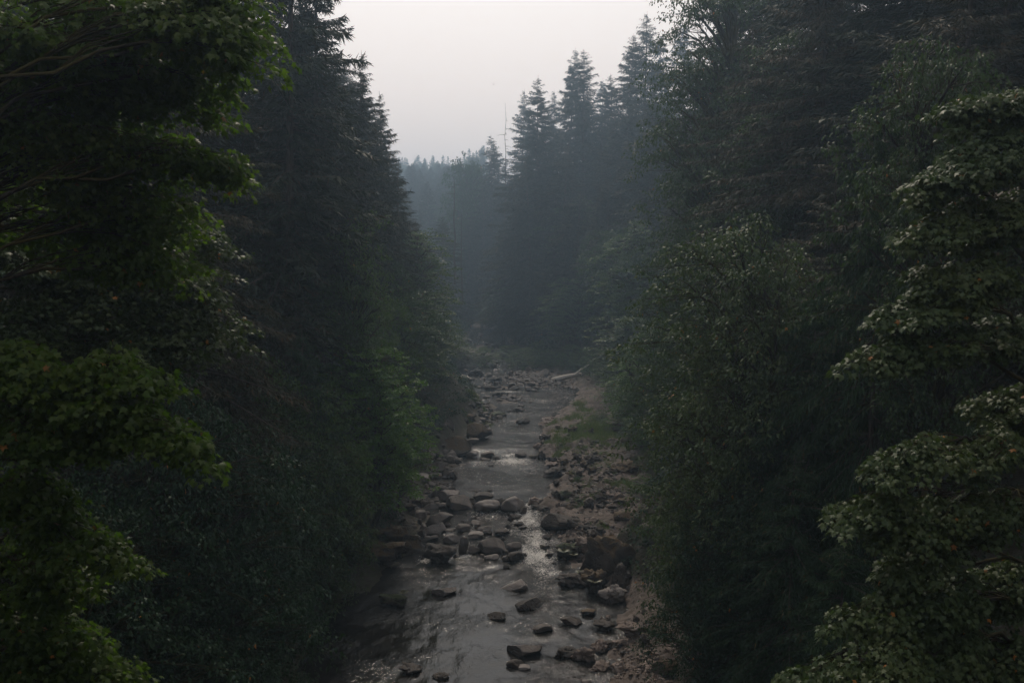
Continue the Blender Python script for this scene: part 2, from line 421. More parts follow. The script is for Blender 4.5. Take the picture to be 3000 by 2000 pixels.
shelf = (1 - sstep(-.8, 1.2, d - sh)) * np.where((side > 0) & (d > -4), .45 * sstep(76, 84, V[:, 1]) * (1 - .6 * sstep(150, 200, V[:, 1])), 1 - .97 * sstep(150, 205, V[:, 1]) * (d > 1))
at_ = me.attributes.new('shelf', 'FLOAT', 'POINT'); at_.data.foreach_set('value', shelf.astype(np.float32))
link('ground', me, kind='structure')

# ------------------------------------------------------------------ water
C4 = lambda x, y: (1000 + x / 2.352, 1000 + y / 2.352)
C5 = lambda x, y: (1000 + x / 2.352, 1500 + y / 2.352)
def wpt(px, py):
    z = 0.0
    for _ in range(4):
        p = on_z(px, py, z); z = float(level(p[1]))
    return p
# white water patches: (picture point, radius across, radius along, strength)
foam_spots = []
for fn, x, y, rx, ry, s in [
    (C5, 1290, 60, 170, 90, .85), (C5, 1330, 190, 150, 80, .85), (C5, 1340, 300, 180, 90, .95), (C5, 1390, 420, 140, 130, .7), (C5, 1430, 560, 150, 110, .42),
    (C5, 1200, 40, 130, 50, .8), (C5, 1020, 30, 200, 50, .6), (C5, 900, 120, 260, 60, .42), (C5, 900, 230, 300, 50, .42), (C5, 1000, 350, 300, 40, .38), (C5, 600, 60, 120, 60, .5), (C5, 850, 300, 110, 30, .95), (C5, 560, 340, 60, 40, .8), (C5, 480, 200, 60, 90, .7), (C5, 1180, 130, 120, 70, .55),
    (C5, 430, 130, 80, 60, .4), (C4, 1180, 830, 190, 40, .9), (C4, 960, 835, 120, 22, .6), (C4, 1300, 880, 120, 60, .5), (C4, 1130, 785, 80, 12, .9),
    (C4, 1290, 1120, 60, 30, .9), (C4, 1450, 1110, 70, 25, .5), (C4, 1380, 1165, 90, 22, .5), (C4, 560, 1090, 80, 30, .5), (C4, 1150, 350, 170, 12, .75), (C4, 900, 335, 90, 12, .6), (C4, 1400, 410, 120, 30, .55),
    (C4, 1250, 495, 90, 16, .5), (C4, 900, 170, 120, 14, .5), (C4, 1020, 360, 90, 14, .4), (C4, 1560, 385, 80, 20, .3), (C5, 1850, 690, 90, 20, .3), (C5, 700, 20, 300, 40, .3)]:
    c = wpt(*fn(x, y)); e1 = wpt(*fn(x + rx, y)); e2 = wpt(*fn(x, y + ry)) if y + ry < 1170 or fn is C4 else wpt(*fn(x, y - ry))
    foam_spots.append((c[0], c[1], abs(e1[0] - c[0]), abs(e2[1] - c[1]) + .4, s))
def foam_at(x, y):
    r = np.zeros(len(x))
    wx = x + fbm2(x, y, .35, 3, 61) * 1.0; wy = y + fbm2(x, y, .35, 3, 62) * 2.0
    for cx_, cy_, rx, ry, s in foam_spots:
        r = np.maximum(r, s * np.exp(-(((wx - cx_) / rx) ** 2 + ((wy - cy_) / ry) ** 2)))
    return r
def water_z(x, y):
    f = foam_at(x, y)
    yw = y + fbm2(x, y, .3, 2, 44) * 1.0
    z = level(yw)
    rough = fbm(np.stack([x * 1.6, y * 1.1, x * 0], 1), 4, 71, .6)
    return z + rough * (.034 + .18 * f) + fbm2(x, y, .25, 3, 73) * .03
def water_mat():
    m, nt, out = mat_new('river_water')
    geo = node(nt, 'ShaderNodeNewGeometry'); P = geo.outputs['Position']
    a = node(nt, 'ShaderNodeAttribute', attribute_name='foam')
    mp = node(nt, 'ShaderNodeMapping'); mp.inputs['Scale'].default_value = (1, .62, 1); nt.links.new(P, mp.inputs[0])
    nA = noise_n(nt, 1.1, 3, mp.outputs[0], .55, .6); nB = noise_n(nt, 4.2, 3, mp.outputs[0], .6, .8); nC = noise_n(nt, 13, 2, mp.outputs[0], .6, .3)
    calm = noise_n(nt, .16, 2, P); cf = ramp_f(nt, calm, .42, .60, .5, 1.3)
    h = math_n(nt, 'ADD', math_n(nt, 'MULTIPLY', nA, 1.0), math_n(nt, 'ADD', math_n(nt, 'MULTIPLY', nB, .50), math_n(nt, 'MULTIPLY', nC, .20)))
    ra = node(nt, 'ShaderNodeAttribute', attribute_name='ripple')
    h = math_n(nt, 'MULTIPLY', h, math_n(nt, 'MULTIPLY', cf, ra.outputs['Fac']))
    b = node(nt, 'ShaderNodeBump'); b.inputs['Strength'].default_value = 1.0; b.inputs['Distance'].default_value = .17
    nt.links.new(h, b.inputs['Height'])
    p = node(nt, 'ShaderNodeBsdfPrincipled')
    p.inputs['IOR'].default_value = 1.33; p.inputs['Roughness'].default_value = .03
    dn = noise_n(nt, .35, 4, P)
    deep = mixc(nt, dn, (.004, .004, .004), (.015, .012, .009))
    nt.links.new(deep, p.inputs['Base Color']); nt.links.new(b.outputs[0], p.inputs['Normal'])
    fo = node(nt, 'ShaderNodeBsdfDiffuse'); fo.inputs[0].default_value = (.74, .71, .67, 1)
    nf = noise_n(nt, 3.2, 8, P, .82, 1.6)
    ff = math_n(nt, 'ADD', math_n(nt, 'MULTIPLY', a.outputs['Fac'], .92), math_n(nt, 'MULTIPLY', math_n(nt, 'SUBTRACT', nf, .5), 2.9))
    fac = ramp_f(nt, ff, .46, .98, 0, .92)
    b2 = node(nt, 'ShaderNodeBump'); b2.inputs['Strength'].default_value = 1; b2.inputs['Distance'].default_value = .25
    nt.links.new(nf, b2.inputs['Height']); nt.links.new(b2.outputs[0], fo.inputs['Normal'])
    mx = node(nt, 'ShaderNodeMixShader'); nt.links.new(fac, mx.inputs[0]); nt.links.new(p.outputs[0], mx.inputs[1]); nt.links.new(fo.outputs[0], mx.inputs[2])
    nt.links.new(mx.outputs[0], out.inputs[0])
    return m
xs = axis([(-16, 14, .26, .26)]); 
ys = axis([(-80, 46, 8, 1), (46, 130, .26, .4), (130, YEND, .5, 1.5)])
cxs = np.interp(ys, CY, CX)
# sheet follows the course of the river
nx = len(xs); X = (xs[None, :] * (np.interp(ys, CY, CW) + 3)[:, None] / 15.0 + cxs[:, None]); Yg = np.repeat(ys[:, None], nx, 1)
x, y = X.ravel(), Yg.ravel()
V = np.stack([x, y, water_z(x, y)], 1)
i = (np.arange(nx - 1)[None, :] + np.arange(len(ys) - 1)[:, None] * nx).ravel()
me = make_mesh('river', V, np.stack([i, i + 1, i + 1 + nx, i + nx], 1), water_mat(), True)
at_ = me.attributes.new('foam', 'FLOAT', 'POINT'); at_.data.foreach_set('value', foam_at(x, y).astype(np.float32))
rp = .34 + .9 * sstep(.02, .5, foam_at(x, y)) + .40 * sstep(-7.0, -10.0, x - (y - 60) * .2) * (y < 75) + 1.25 * sstep(63, 74, y + fbm2(x, y, .2, 3, 5) * 4) + .5 * sstep(-1, 4, x) * (y < 80) + .25 * fbm2(x, y, .25, 3, 9)
at_ = me.attributes.new('ripple', 'FLOAT', 'POINT'); at_.data.foreach_set('value', np.clip(rp, .12, 2.2).astype(np.float32))
link('river_water', me, kind='structure')
# the river beyond the bend
fx = [(-9, YEND), (-24, YEND + 35), (-52, YEND + 62), (-95, YEND + 85), (-190, YEND + 120)]
fv = VF()
for (ax, ay), (bx, by) in zip(fx[:-1], fx[1:]):
    n_ = np.array([by - ay, -(bx - ax)]); n_ = n_ / np.linalg.norm(n_) * 6
    z = float(level(ay)) - .05
    fv.add([(ax - n_[0], ay - n_[1], z), (ax + n_[0], ay + n_[1], z), (bx + n_[0], by + n_[1], z), (bx - n_[0], by - n_[1], z)], [(0, 1, 2), (0, 2, 3)])
    
me = fv.mesh('upper_river', bpy.data.materials['river_water'])
link('upper_river_water', me, kind='structure')
# ------------------------------------------------------------------ boulders
import bmesh
def ico(sub):
    bm = bmesh.new(); bmesh.ops.create_icosphere(bm, subdivisions=sub, radius=1.0)
    V = np.array([v.co[:] for v in bm.verts]); Fc = np.array([[v.index for v in f.verts] for f in bm.faces]); bm.free()
    return V, Fc
ICO4, ICO3, ICO1 = ico(4), ico(3), ico(1)
def rock_shape(kind, seed, base=ICO4):
    rs = np.random.RandomState(seed)
    V, Fc = base[0].copy(), base[1]
    if kind == 'round': nc, dmin, dmax, na, nf = 7, .60, .90, .12, .02
    elif kind == 'slab': nc, dmin, dmax, na, nf = 8, .34, .70, .09, .03
    elif kind == 'block': nc, dmin, dmax, na, nf = 9, .36, .66, .10, .035
    else: nc, dmin, dmax, na, nf = 6, .6, .95, .30, .10
    if kind in ('block', 'slab'):
        V = np.sign(V) * np.abs(V) ** .62; V /= np.linalg.norm(V, axis=1).max()
        rot = Matrix.Rotation(rs.uniform(0, 3), 3, Vector(rs.normal(size=3)).normalized()); V = V @ np.array(rot)
    V = V * (1 + na * 1.6 * fbm(V * 1.1 + seed, 3, seed))[:, None]
    for k in range(nc):
        n = rs.normal(size=3); n[2] = n[2] * .8 + (.3 if k % 3 == 0 else 0); n /= np.linalg.norm(n)
        dd = rs.uniform(dmin, dmax)
        over = V @ n - dd
        V = V - np.where(over > 0, over * .985, 0)[:, None] * n
    if kind == 'crag':
        V = V * (1 + na * fbm(V * 1.9 + seed * 3, 4, seed + 3, .6))[:, None]
        pit = np.maximum(fbm(V * 4.2 + seed, 2, seed + 9) - .1, 0); V = V * (1 - pit * .28)[:, None]
    V = V * (1 + nf * fbm(V * 6 + seed, 3, seed + 5))[:, None]
    V /= np.abs(V).max(axis=0)[None]
    return V, Fc
SHAPES = {}
for kind, cnt in (('round', 4), ('slab', 4), ('block', 5), ('crag', 6)):
    for s in range(cnt):
        SHAPES[(kind, s)] = rock_shape(kind, 11 + s * 7 + len(kind))
_rock_me = {}
def rock_data(kind, s, matname):
    k = (kind, s, matname)
    if k not in _rock_me:
        V, Fc = SHAPES[(kind, s)]
        _rock_me[k] = make_mesh('boulder', V, Fc, M[matname], True)
    return _rock_me[k]
def hitground(px, py):
    r = ray(px, py); Ys = np.concatenate([np.arange(20, 160, .15), np.arange(160, 420, .5)])
    P = np.array([0, 0, CAM_H])[None] + r[None] * (Ys / r[1])[:, None]
    g = np.maximum(ground(P[:, 0], P[:, 1]), level(P[:, 1]))
    i = np.argmax(P[:, 2] < g)
    return P[i]
rr = random.Random(5)
_ri = [0]
def boulder(fn, x, y, w, h, style, label, group=None, deep=.75):
    kind, matname = style.split(':')
    px, py = fn(x, y)
    p = hitground(px, py)
    Y = p[1]; dist = math.hypot(Y, CAM_H)
    W = w * 1.1 / 2.352 / F * dist
    th = math.atan2(CAM_H, Y)
    D = deep * W
    H = max((h / 2.352 / F * dist - .6 * D * math.sin(th)) / math.cos(th), .30 * W)
    s = _ri[0]; _ri[0] += 1
    nvar = {'round': 4, 'slab': 4, 'block': 5, 'crag': 6}[kind]
    o = link('boulder', rock_data(kind, s % nvar, matname))
    c = H * .66
    o.location = (p[0], Y + D * .45, p[2] + H - c)
    o.rotation_euler = (rr.uniform(-.12, .12), rr.uniform(-.12, .12), rr.choice([0, math.pi]) + rr.uniform(-.3, .3))
    o.scale = (W * .52, D * .52, c)
    o['label'] = label; o['category'] = 'boulder'
    if group: o['group'] = group
    return o, p, W, H
G, D_, P_, MS, GM, SH = 'rock_grey', 'rock_dark', 'rock_pale', 'rock_moss', 'rock_green', 'rock_shelf'
B4 = [
 (935,240,115,62,'crag:'+D_,'large dark humped boulder farthest up the river below the overhanging tree'),
 (838,278,62,48,'block:'+D_,'dark block of rock at the left edge of the far riffle'),
 (890,270,60,24,'crag:'+G,'low brown rock leaning beside the dark block in the far riffle'),
 (1065,286,105,40,'crag:'+D_,'wide dark rough boulder in the middle of the far riffle'),
 (1125,291,40,25,'slab:'+P_,'small pale slab touching the wide dark boulder in the far riffle'),
 (1025,338,100,34,'crag:'+D_,'low dark ledge of rock above the bright far riffle line'),
 (1085,325,42,26,'round:'+D_,'small dark rock between the dark ledge and the gravel bar'),
 (1185,342,90,30,'crag:'+D_,'long low dark rock at the tail of the gravel bar'),
 (1285,342,44,33,'round:'+P_,'pale rounded boulder at the lower edge of the gravel bar'),
 (1326,346,46,22,'round:'+P_,'flat pale stone just right of the pale rounded boulder on the gravel bar'),
 (1380,300,52,28,'block:'+G,'grey boulder in the middle of the gravel bar before the fallen log'),
 (1305,306,60,26,'slab:'+G,'grey slab lying near the upper middle of the gravel bar'),
 (1350,330,45,22,'round:'+G,'rounded grey stone near the right lower edge of the gravel bar'),
 (875,375,72,32,'block:'+D_,'dark rock at the left bank just below the far bright riffle'),
 (912,388,45,26,'round:'+D_,'small dark rock beside the grassy patch on the left bank'),
 (1000,392,52,22,'block:'+G,'low rock between the green grassy patch and the stream'),
 (1070,376,60,30,'block:'+D_,'dark angular rock left of the pair in mid stream below the far riffle'),
 (1125,369,62,28,'crag:'+D_,'dark rock of the mid stream pair standing closest to the bright riffle'),
 (1147,404,84,30,'slab:'+G,'tilted grey brown slab in mid stream below the dark rock pair'),
 (1090,414,50,20,'slab:'+G,'small flat rock left of the tilted grey brown slab'),
 (985,465,56,30,'block:'+G,'grey rock at the left bank opposite the dark mid stream rock'),
 (1238,462,56,28,'crag:'+D_,'dark rock tip rising behind the long dark boulder in mid channel'),
 (1230,484,84,28,'round:'+D_,'long smooth dark boulder in the middle of the channel above the pool'),
 (1170,491,62,22,'crag:'+D_,'low dark rock just left of the long smooth dark boulder'),
 (1075,523,122,46,'crag:'+GM,'broad mossy boulder at the left side above the dark pool'),
 (965,550,68,32,'round:'+G,'grey rounded boulder between the broad mossy boulder and the left bank'),
 (1030,566,36,20,'round:'+D_,'small dark rock below the broad mossy boulder'),
 (1250,568,94,44,'round:'+D_,'lone rounded dark boulder standing in the upper dark pool'),
 (878,548,116,64,'crag:'+MS,'dark rough boulder under the left bank shrubs beside the upper pool'),
 (935,682,172,130,'block:'+MS,'biggest dark brown boulder on the left bank of the upper pool'),
 (885,672,90,44,'slab:'+G,'grey slab wedged left of the biggest dark brown boulder'),
 (895,713,112,36,'slab:'+G,'flat grey slab at the waterline under the biggest dark brown boulder'),
 (762,772,244,140,'slab:'+MS,'huge dark sloping slab on the left bank above the second rock step'),
 (600,795,150,95,'block:'+D_,'dark boulder half under the leaves behind the huge sloping slab'),
 (775,791,80,42,'round:'+P_,'pale smooth stone at the foot of the huge dark sloping slab'),
 (903,801,84,48,'slab:'+P_,'pale angular boulder at the left end of the second rock step'),
 (1010,800,88,44,'block:'+G,'brown grey boulder in the second rock step beside the pale angular one'),
 (980,823,76,30,'slab:'+G,'low slab just in front of the brown grey boulder of the second step'),
 (1076,822,42,36,'block:'+D_,'small dark block at the left edge of the second small waterfall'),
 (1030,861,36,15,'round:'+D_,'small rock alone in the water below the second rock step'),
 (1240,798,80,28,'round:'+D_,'dark rounded rock in the lip of the second small waterfall'),
 (1326,806,62,30,'crag:'+MS,'brown mossy rock at the right end of the second rock step'),
 (1376,817,62,76,'crag:'+D_,'upright black rock standing at the right bank of the second step'),
 (800,842,62,52,'block:'+G,'grey boulder on the left bank below the pale smooth stone'),
 (667,906,104,82,'block:'+G,'tall grey boulder under the hanging leaves left of the lower pool'),
 (732,892,52,28,'slab:'+G,'flat rock at the left shore of the lower pool near its top'),
 (640,952,64,48,'block:'+G,'grey block below the tall grey boulder on the left shore'),
 (570,966,78,64,'round:'+P_,'pale rounded boulder half hidden by leaves on the left shore'),
 (605,1012,84,52,'block:'+G,'grey boulder on the left shore between pale boulder and big block dam'),
 (692,1022,84,48,'slab:'+G,'flat topped grey slab at the lower left corner of the pool'),
 (765,1027,54,38,'slab:'+D_,'dark slab at the left shore just above the boulder dam'),
 (580,1050,60,30,'round:'+G,'small grey stone beside pebbles left of the boulder dam'),
 (728,1106,170,100,'slab:'+P_,'large pale tilted slab at the left end of the boulder dam'),
 (815,1178,192,126,'block:'+G,'largest split grey block of the boulder dam'),
 (896,1138,58,62,'block:'+D_,'narrow dark rock between the largest block and the next pale boulder'),
 (980,1102,138,44,'slab:'+D_,'long dark rock along the upper edge of the boulder dam'),
 (1010,1180,172,96,'round:'+P_,'broad pale cracked boulder in the middle of the boulder dam'),
 (1106,1142,92,68,'block:'+D_,'dark boulder between the two broad pale boulders of the dam'),
 (1186,1180,154,116,'round:'+P_,'broad pale rounded boulder at the right end of the dam beside the chute'),
 (622,1112,104,42,'round:'+D_,'smooth dark rock left of the pale tilted slab'),
 (612,1164,104,58,'slab:'+G,'grey slab below the smooth dark rock left of the dam'),
 (700,1152,66,42,'block:'+G,'small grey block under the pale tilted slab'),
 (515,1180,84,42,'round:'+G,'grey rock at the left shore end of the boulder dam'),
 (450,1180,116,72,'crag:'+D_,'black boulder at the far left shore of the dam'),
 (1545,1092,126,92,'crag:'+GM,'craggy dark green mound on the right bank at the lower pool'),
 (1375,1172,124,52,'crag:'+D_,'dark rough rock right of the chute through the dam'),
 (1600,1130,90,60,'crag:'+D_,'dark pitted rock joined to the craggy green mound'),
 (1480,935,190,86,'crag:'+D_,'undercut dark ledge on the right bank above the lower pool'),
 (1590,940,120,60,'crag:'+MS,'brown lump at the right side of the undercut dark ledge'),
 (1460,870,100,46,'crag:'+SH,'rough rock on top of the undercut ledge'),
 (1765,832,104,58,'crag:'+D_,'dark rough boulder in the middle of the bare right shelf'),
 (1700,852,92,50,'crag:'+D_,'dark boulder left of the rough one in the middle of the shelf'),
 (1985,832,120,66,'crag:'+D_,'dark jagged boulder at the rear right of the shelf near a pale stone'),
 (1952,915,224,84,'crag:'+MS,'long brown mound across the right side of the bare shelf'),
 (1995,1140,156,86,'crag:'+MS,'rusty mossy lumpy rock at the lower right of the shelf'),
 (1592,868,40,26,'crag:'+D_,'small black stone near the water side of the shelf'),
 (1642,858,32,18,'crag:'+D_,'smaller black stone right of its neighbour on the water side of the shelf'),
 (1876,728,34,20,'crag:'+D_,'small dark stone alone on the pale upper shelf'),
 (1905,642,112,66,'crag:'+D_,'dark boulder at the foot of the right shrubs above the shelf'),
 (1486,982,48,22,'round:'+SH,'small reddish stone in the quiet water under the ledge'),
 (935,1040,30,14,'round:'+D_,'tiny dark rock in the lower pool left of its twin'),
 (1023,1033,28,18,'round:'+D_,'tiny dark rock in the lower pool near the dam, right of its twin'),
 (1740,1090,70,40,'crag:'+D_,'dark knob on the shelf right of the craggy green mound'),
 (1850,1085,80,50,'crag:'+D_,'dark pitted lump in the lower middle of the shelf'),
 (2040,970,70,32,'slab:'+SH,'pale pinkish slab at the right rim of the shelf'),
 (1760,965,90,40,'crag:'+SH,'low pinkish rock in the middle of the shelf below the dark boulders'),
 (1650,1010,80,44,'crag:'+SH,'pitted pinkish rock at the right shore of the lower pool'),
]
B5 = [
 (660,105,184,110,'block:'+G,'big angular grey block below the left part of the dam'),
 (632,152,156,88,'block:'+P_,'pale faceted boulder in front of the big angular grey block'),
 (845,136,102,62,'round:'+G,'brown rounded boulder right of the pale faceted boulder'),
 (945,93,102,34,'slab:'+G,'flat dark slab upstream of the three smooth stones below the dam'),
 (980,136,106,46,'round:'+G,'smooth oval stone in the middle below the flat dark slab'),
 (1000,161,68,42,'round:'+D_,'small dark egg shaped stone touching the smooth oval stone'),
 (1100,160,106,38,'round:'+D_,'low smooth dark stone standing alone right of the egg shaped one'),
 (755,222,106,76,'round:'+P_,'pale striped boulder in the centre left of the rapids'),
 (925,186,112,52,'slab:'+P_,'pale wedge of rock above the upright stone'),
 (840,282,62,116,'block:'+G,'upright narrow stone at the small fall in the middle'),
 (770,276,48,45,'block:'+D_,'small dark block left of the upright narrow stone'),
 (1040,294,196,120,'block:'+G,'biggest flat topped boulder in the middle of the rapids'),
 (915,292,92,60,'block:'+D_,'dark boulder leaning on the left side of the biggest flat topped one'),
 (1185,270,104,66,'round:'+G,'rounded grey boulder right of the biggest flat topped one'),
 (1205,342,108,74,'block:'+D_,'dark angular boulder below the rounded grey one at the chute'),
 (1136,338,56,42,'round:'+G,'small pale brown stone between flat pale stone and dark angular boulder'),
 (1030,332,98,32,'round:'+P_,'flat pale stone at the foot of the biggest flat topped boulder'),
 (1138,390,50,34,'block:'+D_,'small submerged brown rock below the flat pale stone'),
 (658,366,238,146,'crag:'+D_,'large black cratered boulder at the left of the rapids'),
 (600,212,124,36,'slab:'+D_,'low dark row of rock above the black cratered boulder'),
 (740,140,62,30,'round:'+G,'small round grey stone between the pale faceted and brown boulders'),
 (770,130,45,25,'round:'+G,'little grey stone beside the small round grey one'),
 (590,182,40,24,'round:'+P_,'little pale stone under the pale faceted boulder'),
 (1225,90,62,24,'round:'+D_,'small dark rock in the white chute, the middle of three'),
 (1255,122,62,25,'crag:'+D_,'small dark rock in the white chute, the lowest of three'),
 (1215,44,62,20,'round:'+D_,'small dark rock in the white chute, the uppermost of three'),
 (1405,258,72,42,'crag:'+D_,'dark rock at the right edge of the white chute'),
 (1418,186,58,38,'block:'+D_,'dark rock under the big dark angular mass on the right bank'),
 (1440,310,70,36,'crag:'+D_,'low dark rock pair at the right of the white foam'),
 (1465,356,36,18,'crag:'+D_,'tiny dark rock at the right side below the white foam'),
 (1196,554,192,76,'slab:'+P_,'smooth pale hump of rock in the open pool below the rapids'),
 (1283,672,178,88,'block:'+D_,'dark brown boulder with a peak at its right in the open pool'),
 (1075,747,118,64,'block:'+D_,'dark squat boulder left of the middle in the open pool'),
 (710,592,162,60,'slab:'+G,'low grey pointed rock alone on the left side of the open pool'),
 (1392,834,118,62,'block:'+G,'brown angular rock with a pointed top in the lower right pool'),
 (1595,790,148,56,'block:'+D_,'wide dark rock right of the brown angular one'),
 (1705,718,104,32,'slab:'+MS,'thin tilted brown slab sticking out near the right shadowed bank'),
 (1262,1018,224,98,'slab:'+G,'largest brown rock near the bottom of the picture, standing in water'),
 (1212,948,76,30,'slab:'+G,'grey tip of rock behind the largest bottom brown rock'),
 (1200,1083,108,68,'round:'+D_,'dark rounded rock in front of the largest bottom brown rock'),
 (1262,1097,82,28,'slab:'+P_,'flat pale stone awash beside the dark rounded bottom rock'),
 (365,660,206,116,'crag:'+GM,'mossy dark rock in the black water by the left bank'),
 (1825,825,156,42,'crag:'+D_,'low dark rock at the inlet of the right bank puddle'),
 (1505,142,224,130,'block:'+D_,'big dark angular mass of rock on the right bank beside the chute'),
 (1620,120,130,90,'crag:'+D_,'dark rock behind the big dark angular mass on the right bank'),
 (1955,72,146,84,'round:'+MS,'rust coloured rounded boulder at the right bank shrubs'),
 (1740,80,90,50,'crag:'+SH,'pinkish pitted lump between dark angular mass and rusty boulder'),
 (1560,335,200,160,'crag:'+GM,'green mossy rock with ferns right of the foam'),
 (1680,300,160,130,'crag:'+SH,'weathered pinkish rock face behind the mossy fern rock'),
 (1590,525,260,130,'crag:'+D_,'dark brown shore rock below the tall outcrop, with its point in the water'),
 (1850,480,330,380,'crag:'+MS,'tall dark craggy outcrop on the right bank'),
 (1790,440,190,170,'crag:'+MS,'upper lobe of the tall outcrop between shelf and leaves'),
 (1935,560,170,210,'crag:'+D_,'black back part of the tall outcrop under the maple leaves'),
 (1700,470,130,90,'crag:'+SH,'pale weathered knob at the water side of the tall outcrop'),
 (1760,560,200,170,'crag:'+MS,'brown shoulder of the tall outcrop where a yellow fern grows'),
 (1890,640,210,160,'crag:'+P_,'pale eroded foot of the tall dark outcrop'),
 (1575,1020,190,100,'crag:'+D_,'dark jagged ledge at the water left of the bottom right shelf'),
 (1690,1040,170,130,'crag:'+SH,'pitted pale rock behind the dark jagged bottom ledge'),
 (1790,1110,150,70,'crag:'+SH,'lumpy rock below the small puddle in the bottom right shelf'),
 (1940,930,120,60,'crag:'+SH,'rounded pitted rock above the puddle in the bottom right shelf'),
 (2030,870,220,110,'crag:'+SH,'large pale lump of the bottom right shelf under the leaves'),
 (1945,985,46,34,'round:'+G,'brown stone standing in the small puddle'),
 (2195,850,120,80,'block:'+MS,'rusty dark boulder under the leaves of the right maple'),
 (2240,1150,170,120,'block:'+MS,'orange brown boulder at the bottom beside the leaves'),
 (370,300,400,235,'crag:'+MS,'long rust mossed boulder overhanging the left bank'),
 (230,380,340,230,'crag:'+MS,'dark mossy rear part of the overhanging left bank rock'),
 (480,1130,150,60,'crag:'+D_,'black rock breaking the surface at the bottom left'),
 (690,1165,120,40,'crag:'+D_,'brown rock awash at the very bottom edge'),
 (1690,1185,60,34,'round:'+P_,'small pale stone at the bottom edge of the shelf'),
]
for b in B4: boulder(C4, *b)
for b in B5: boulder(C5, *b, deep=(.75 if b[3] < 100 else .62))

def heap(n, fn_x, y0, y1, s0, s1, styles, label, group, seed):
    r = random.Random(seed)
    for k in range(n):
        Y = r.uniform(y0, y1); X = fn_x(Y, r); W = r.uniform(s0, s1) * (1.5 if r.random() < .12 else 1)
        kind, mn = r.choice(styles).split(':'); nvar = {'round': 4, 'slab': 4, 'block': 5, 'crag': 6}[kind]
        H = W * r.uniform(.35, .6); z = max(gz(X, Y), float(level(Y)) - .1)
        o = link('rock', rock_data(kind, r.randrange(nvar), mn)); o.location = (X, Y, z + H * .35); o.scale = (W * .5, W * .42, H)
        o.rotation_euler = (r.uniform(-.2, .2), r.uniform(-.2, .2), r.uniform(0, 6.28)); o['label'] = label; o['category'] = 'rock'; o['group'] = group
LB = lambda Y: float(np.interp(Y, CY, CX) - np.interp(Y, CY, CW)); RB = lambda Y: float(np.interp(Y, CY, CX) + np.interp(Y, CY, CW))
heap(70, lambda Y, r: LB(Y) + r.uniform(-3.2, 1.4), 78, 160, .5, 1.5, ['block:' + G, 'slab:' + G, 'crag:' + D_, 'block:' + D_, 'round:' + P_], 'one of the unsorted rocks heaped along the left bank of the pools', 'rocks heaped along the left bank', 1)
heap(60, lambda Y, r: RB(Y) + r.uniform(-.8, 9) , 66, 125, .5, 1.5, ['crag:' + D_, 'crag:' + D_, 'crag:' + SH, 'crag:' + MS], 'one of the rough dark rocks strewn over the right rock shelf', 'rough rocks on the right shelf', 2)
heap(60, lambda Y, r: LB(Y) + r.uniform(0, 1) * (RB(Y) - LB(Y)), 165, 300, .7, 2.4, ['crag:' + D_, 'block:' + G, 'slab:' + G], 'one of the scattered rocks breaking the far riffles', 'rocks in the far riffles', 3)
heap(26, lambda Y, r: r.uniform(-9.5, 1.5), 72, 86, .4, 1.0, ['block:' + G, 'round:' + D_, 'block:' + D_], 'one of the smaller stones filling the rapids between the boulders', 'small stones in the rapids', 4)
heap(16, lambda Y, r: r.uniform(5.5, 9.5), 50, 60, .4, 1.1, ['crag:' + D_, 'crag:' + SH], 'one of the pitted stones along the bottom right shelf', 'stones on the bottom right shelf', 5)

# cobbles by the hundred: real stones, one mesh
rs = np.random.RandomState(3)
CV, CF = rock_shape('round', 77, ico(2)); CV1, CF1 = rock_shape('round', 78, ico(1))
def scatter_stones(name, areas, mat, label):
    vf = VF()
    for fn, x, y, rx, ry, n, s0, s1 in areas:
        c = hitground(*fn(x, y)); e1 = hitground(*fn(x + rx, y)); e2 = hitground(*fn(x, y + (ry if y + ry < 1170 else -ry)))
        wx, wy = abs(e1[0] - c[0]), abs(e2[1] - c[1]) + .5
        X = c[0] + rs.normal(size=n) * wx * .6; Y = c[1] + rs.normal(size=n) * wy * .6
        Z = ground(X, Y); keep = Z > level(Y) - .25; X, Y, Z = X[keep], Y[keep], Z[keep]
        S = s0 + (s1 - s0) * rs.rand(len(X)) ** 2.5
        d = rs.normal(size=(len(X), 3)); d[:, 2] *= .2
        nn = rs.normal(size=(len(X), 3)) * .25; nn[:, 2] = 1
        cv_, cf_ = (CV, CF) if s1 > .5 else (CV1, CF1)
        place(vf, cv_ * np.array([1, .75, .5]), cf_, np.stack([X, Y, Z + S * .15], 1), d, nn, S)
    link(name, vf.mesh(name, M[mat], True), kind='stuff', label=label, category='cobbles')
scatter_stones('bank_cobbles', [
    (C4, 1330, 250, 190, 40, 560, .15, .75), (C4, 1500, 300, 120, 40, 240, .15, .6), (C4, 960, 440, 90, 50, 160, .15, .8), (C4, 600, 1030, 70, 50, 120, .08, .35),
    (C4, 760, 800, 120, 80, 130, .12, .6), (C4, 640, 950, 120, 100, 160, .1, .55), (C4, 560, 1090, 140, 70, 150, .1, .5), (C5, 700, 170, 200, 120, 150, .1, .45),
    (C4, 1200, 390, 120, 30, 90, .2, .8), (C4, 1020, 300, 120, 60, 90, .2, .9), (C4, 1050, 150, 100, 40, 90, .3, 1.2), (C5, 420, 80, 120, 70, 70, .12, .5)], 'rock_grey', 'grey cobbles strewn along the banks and the gravel bar')
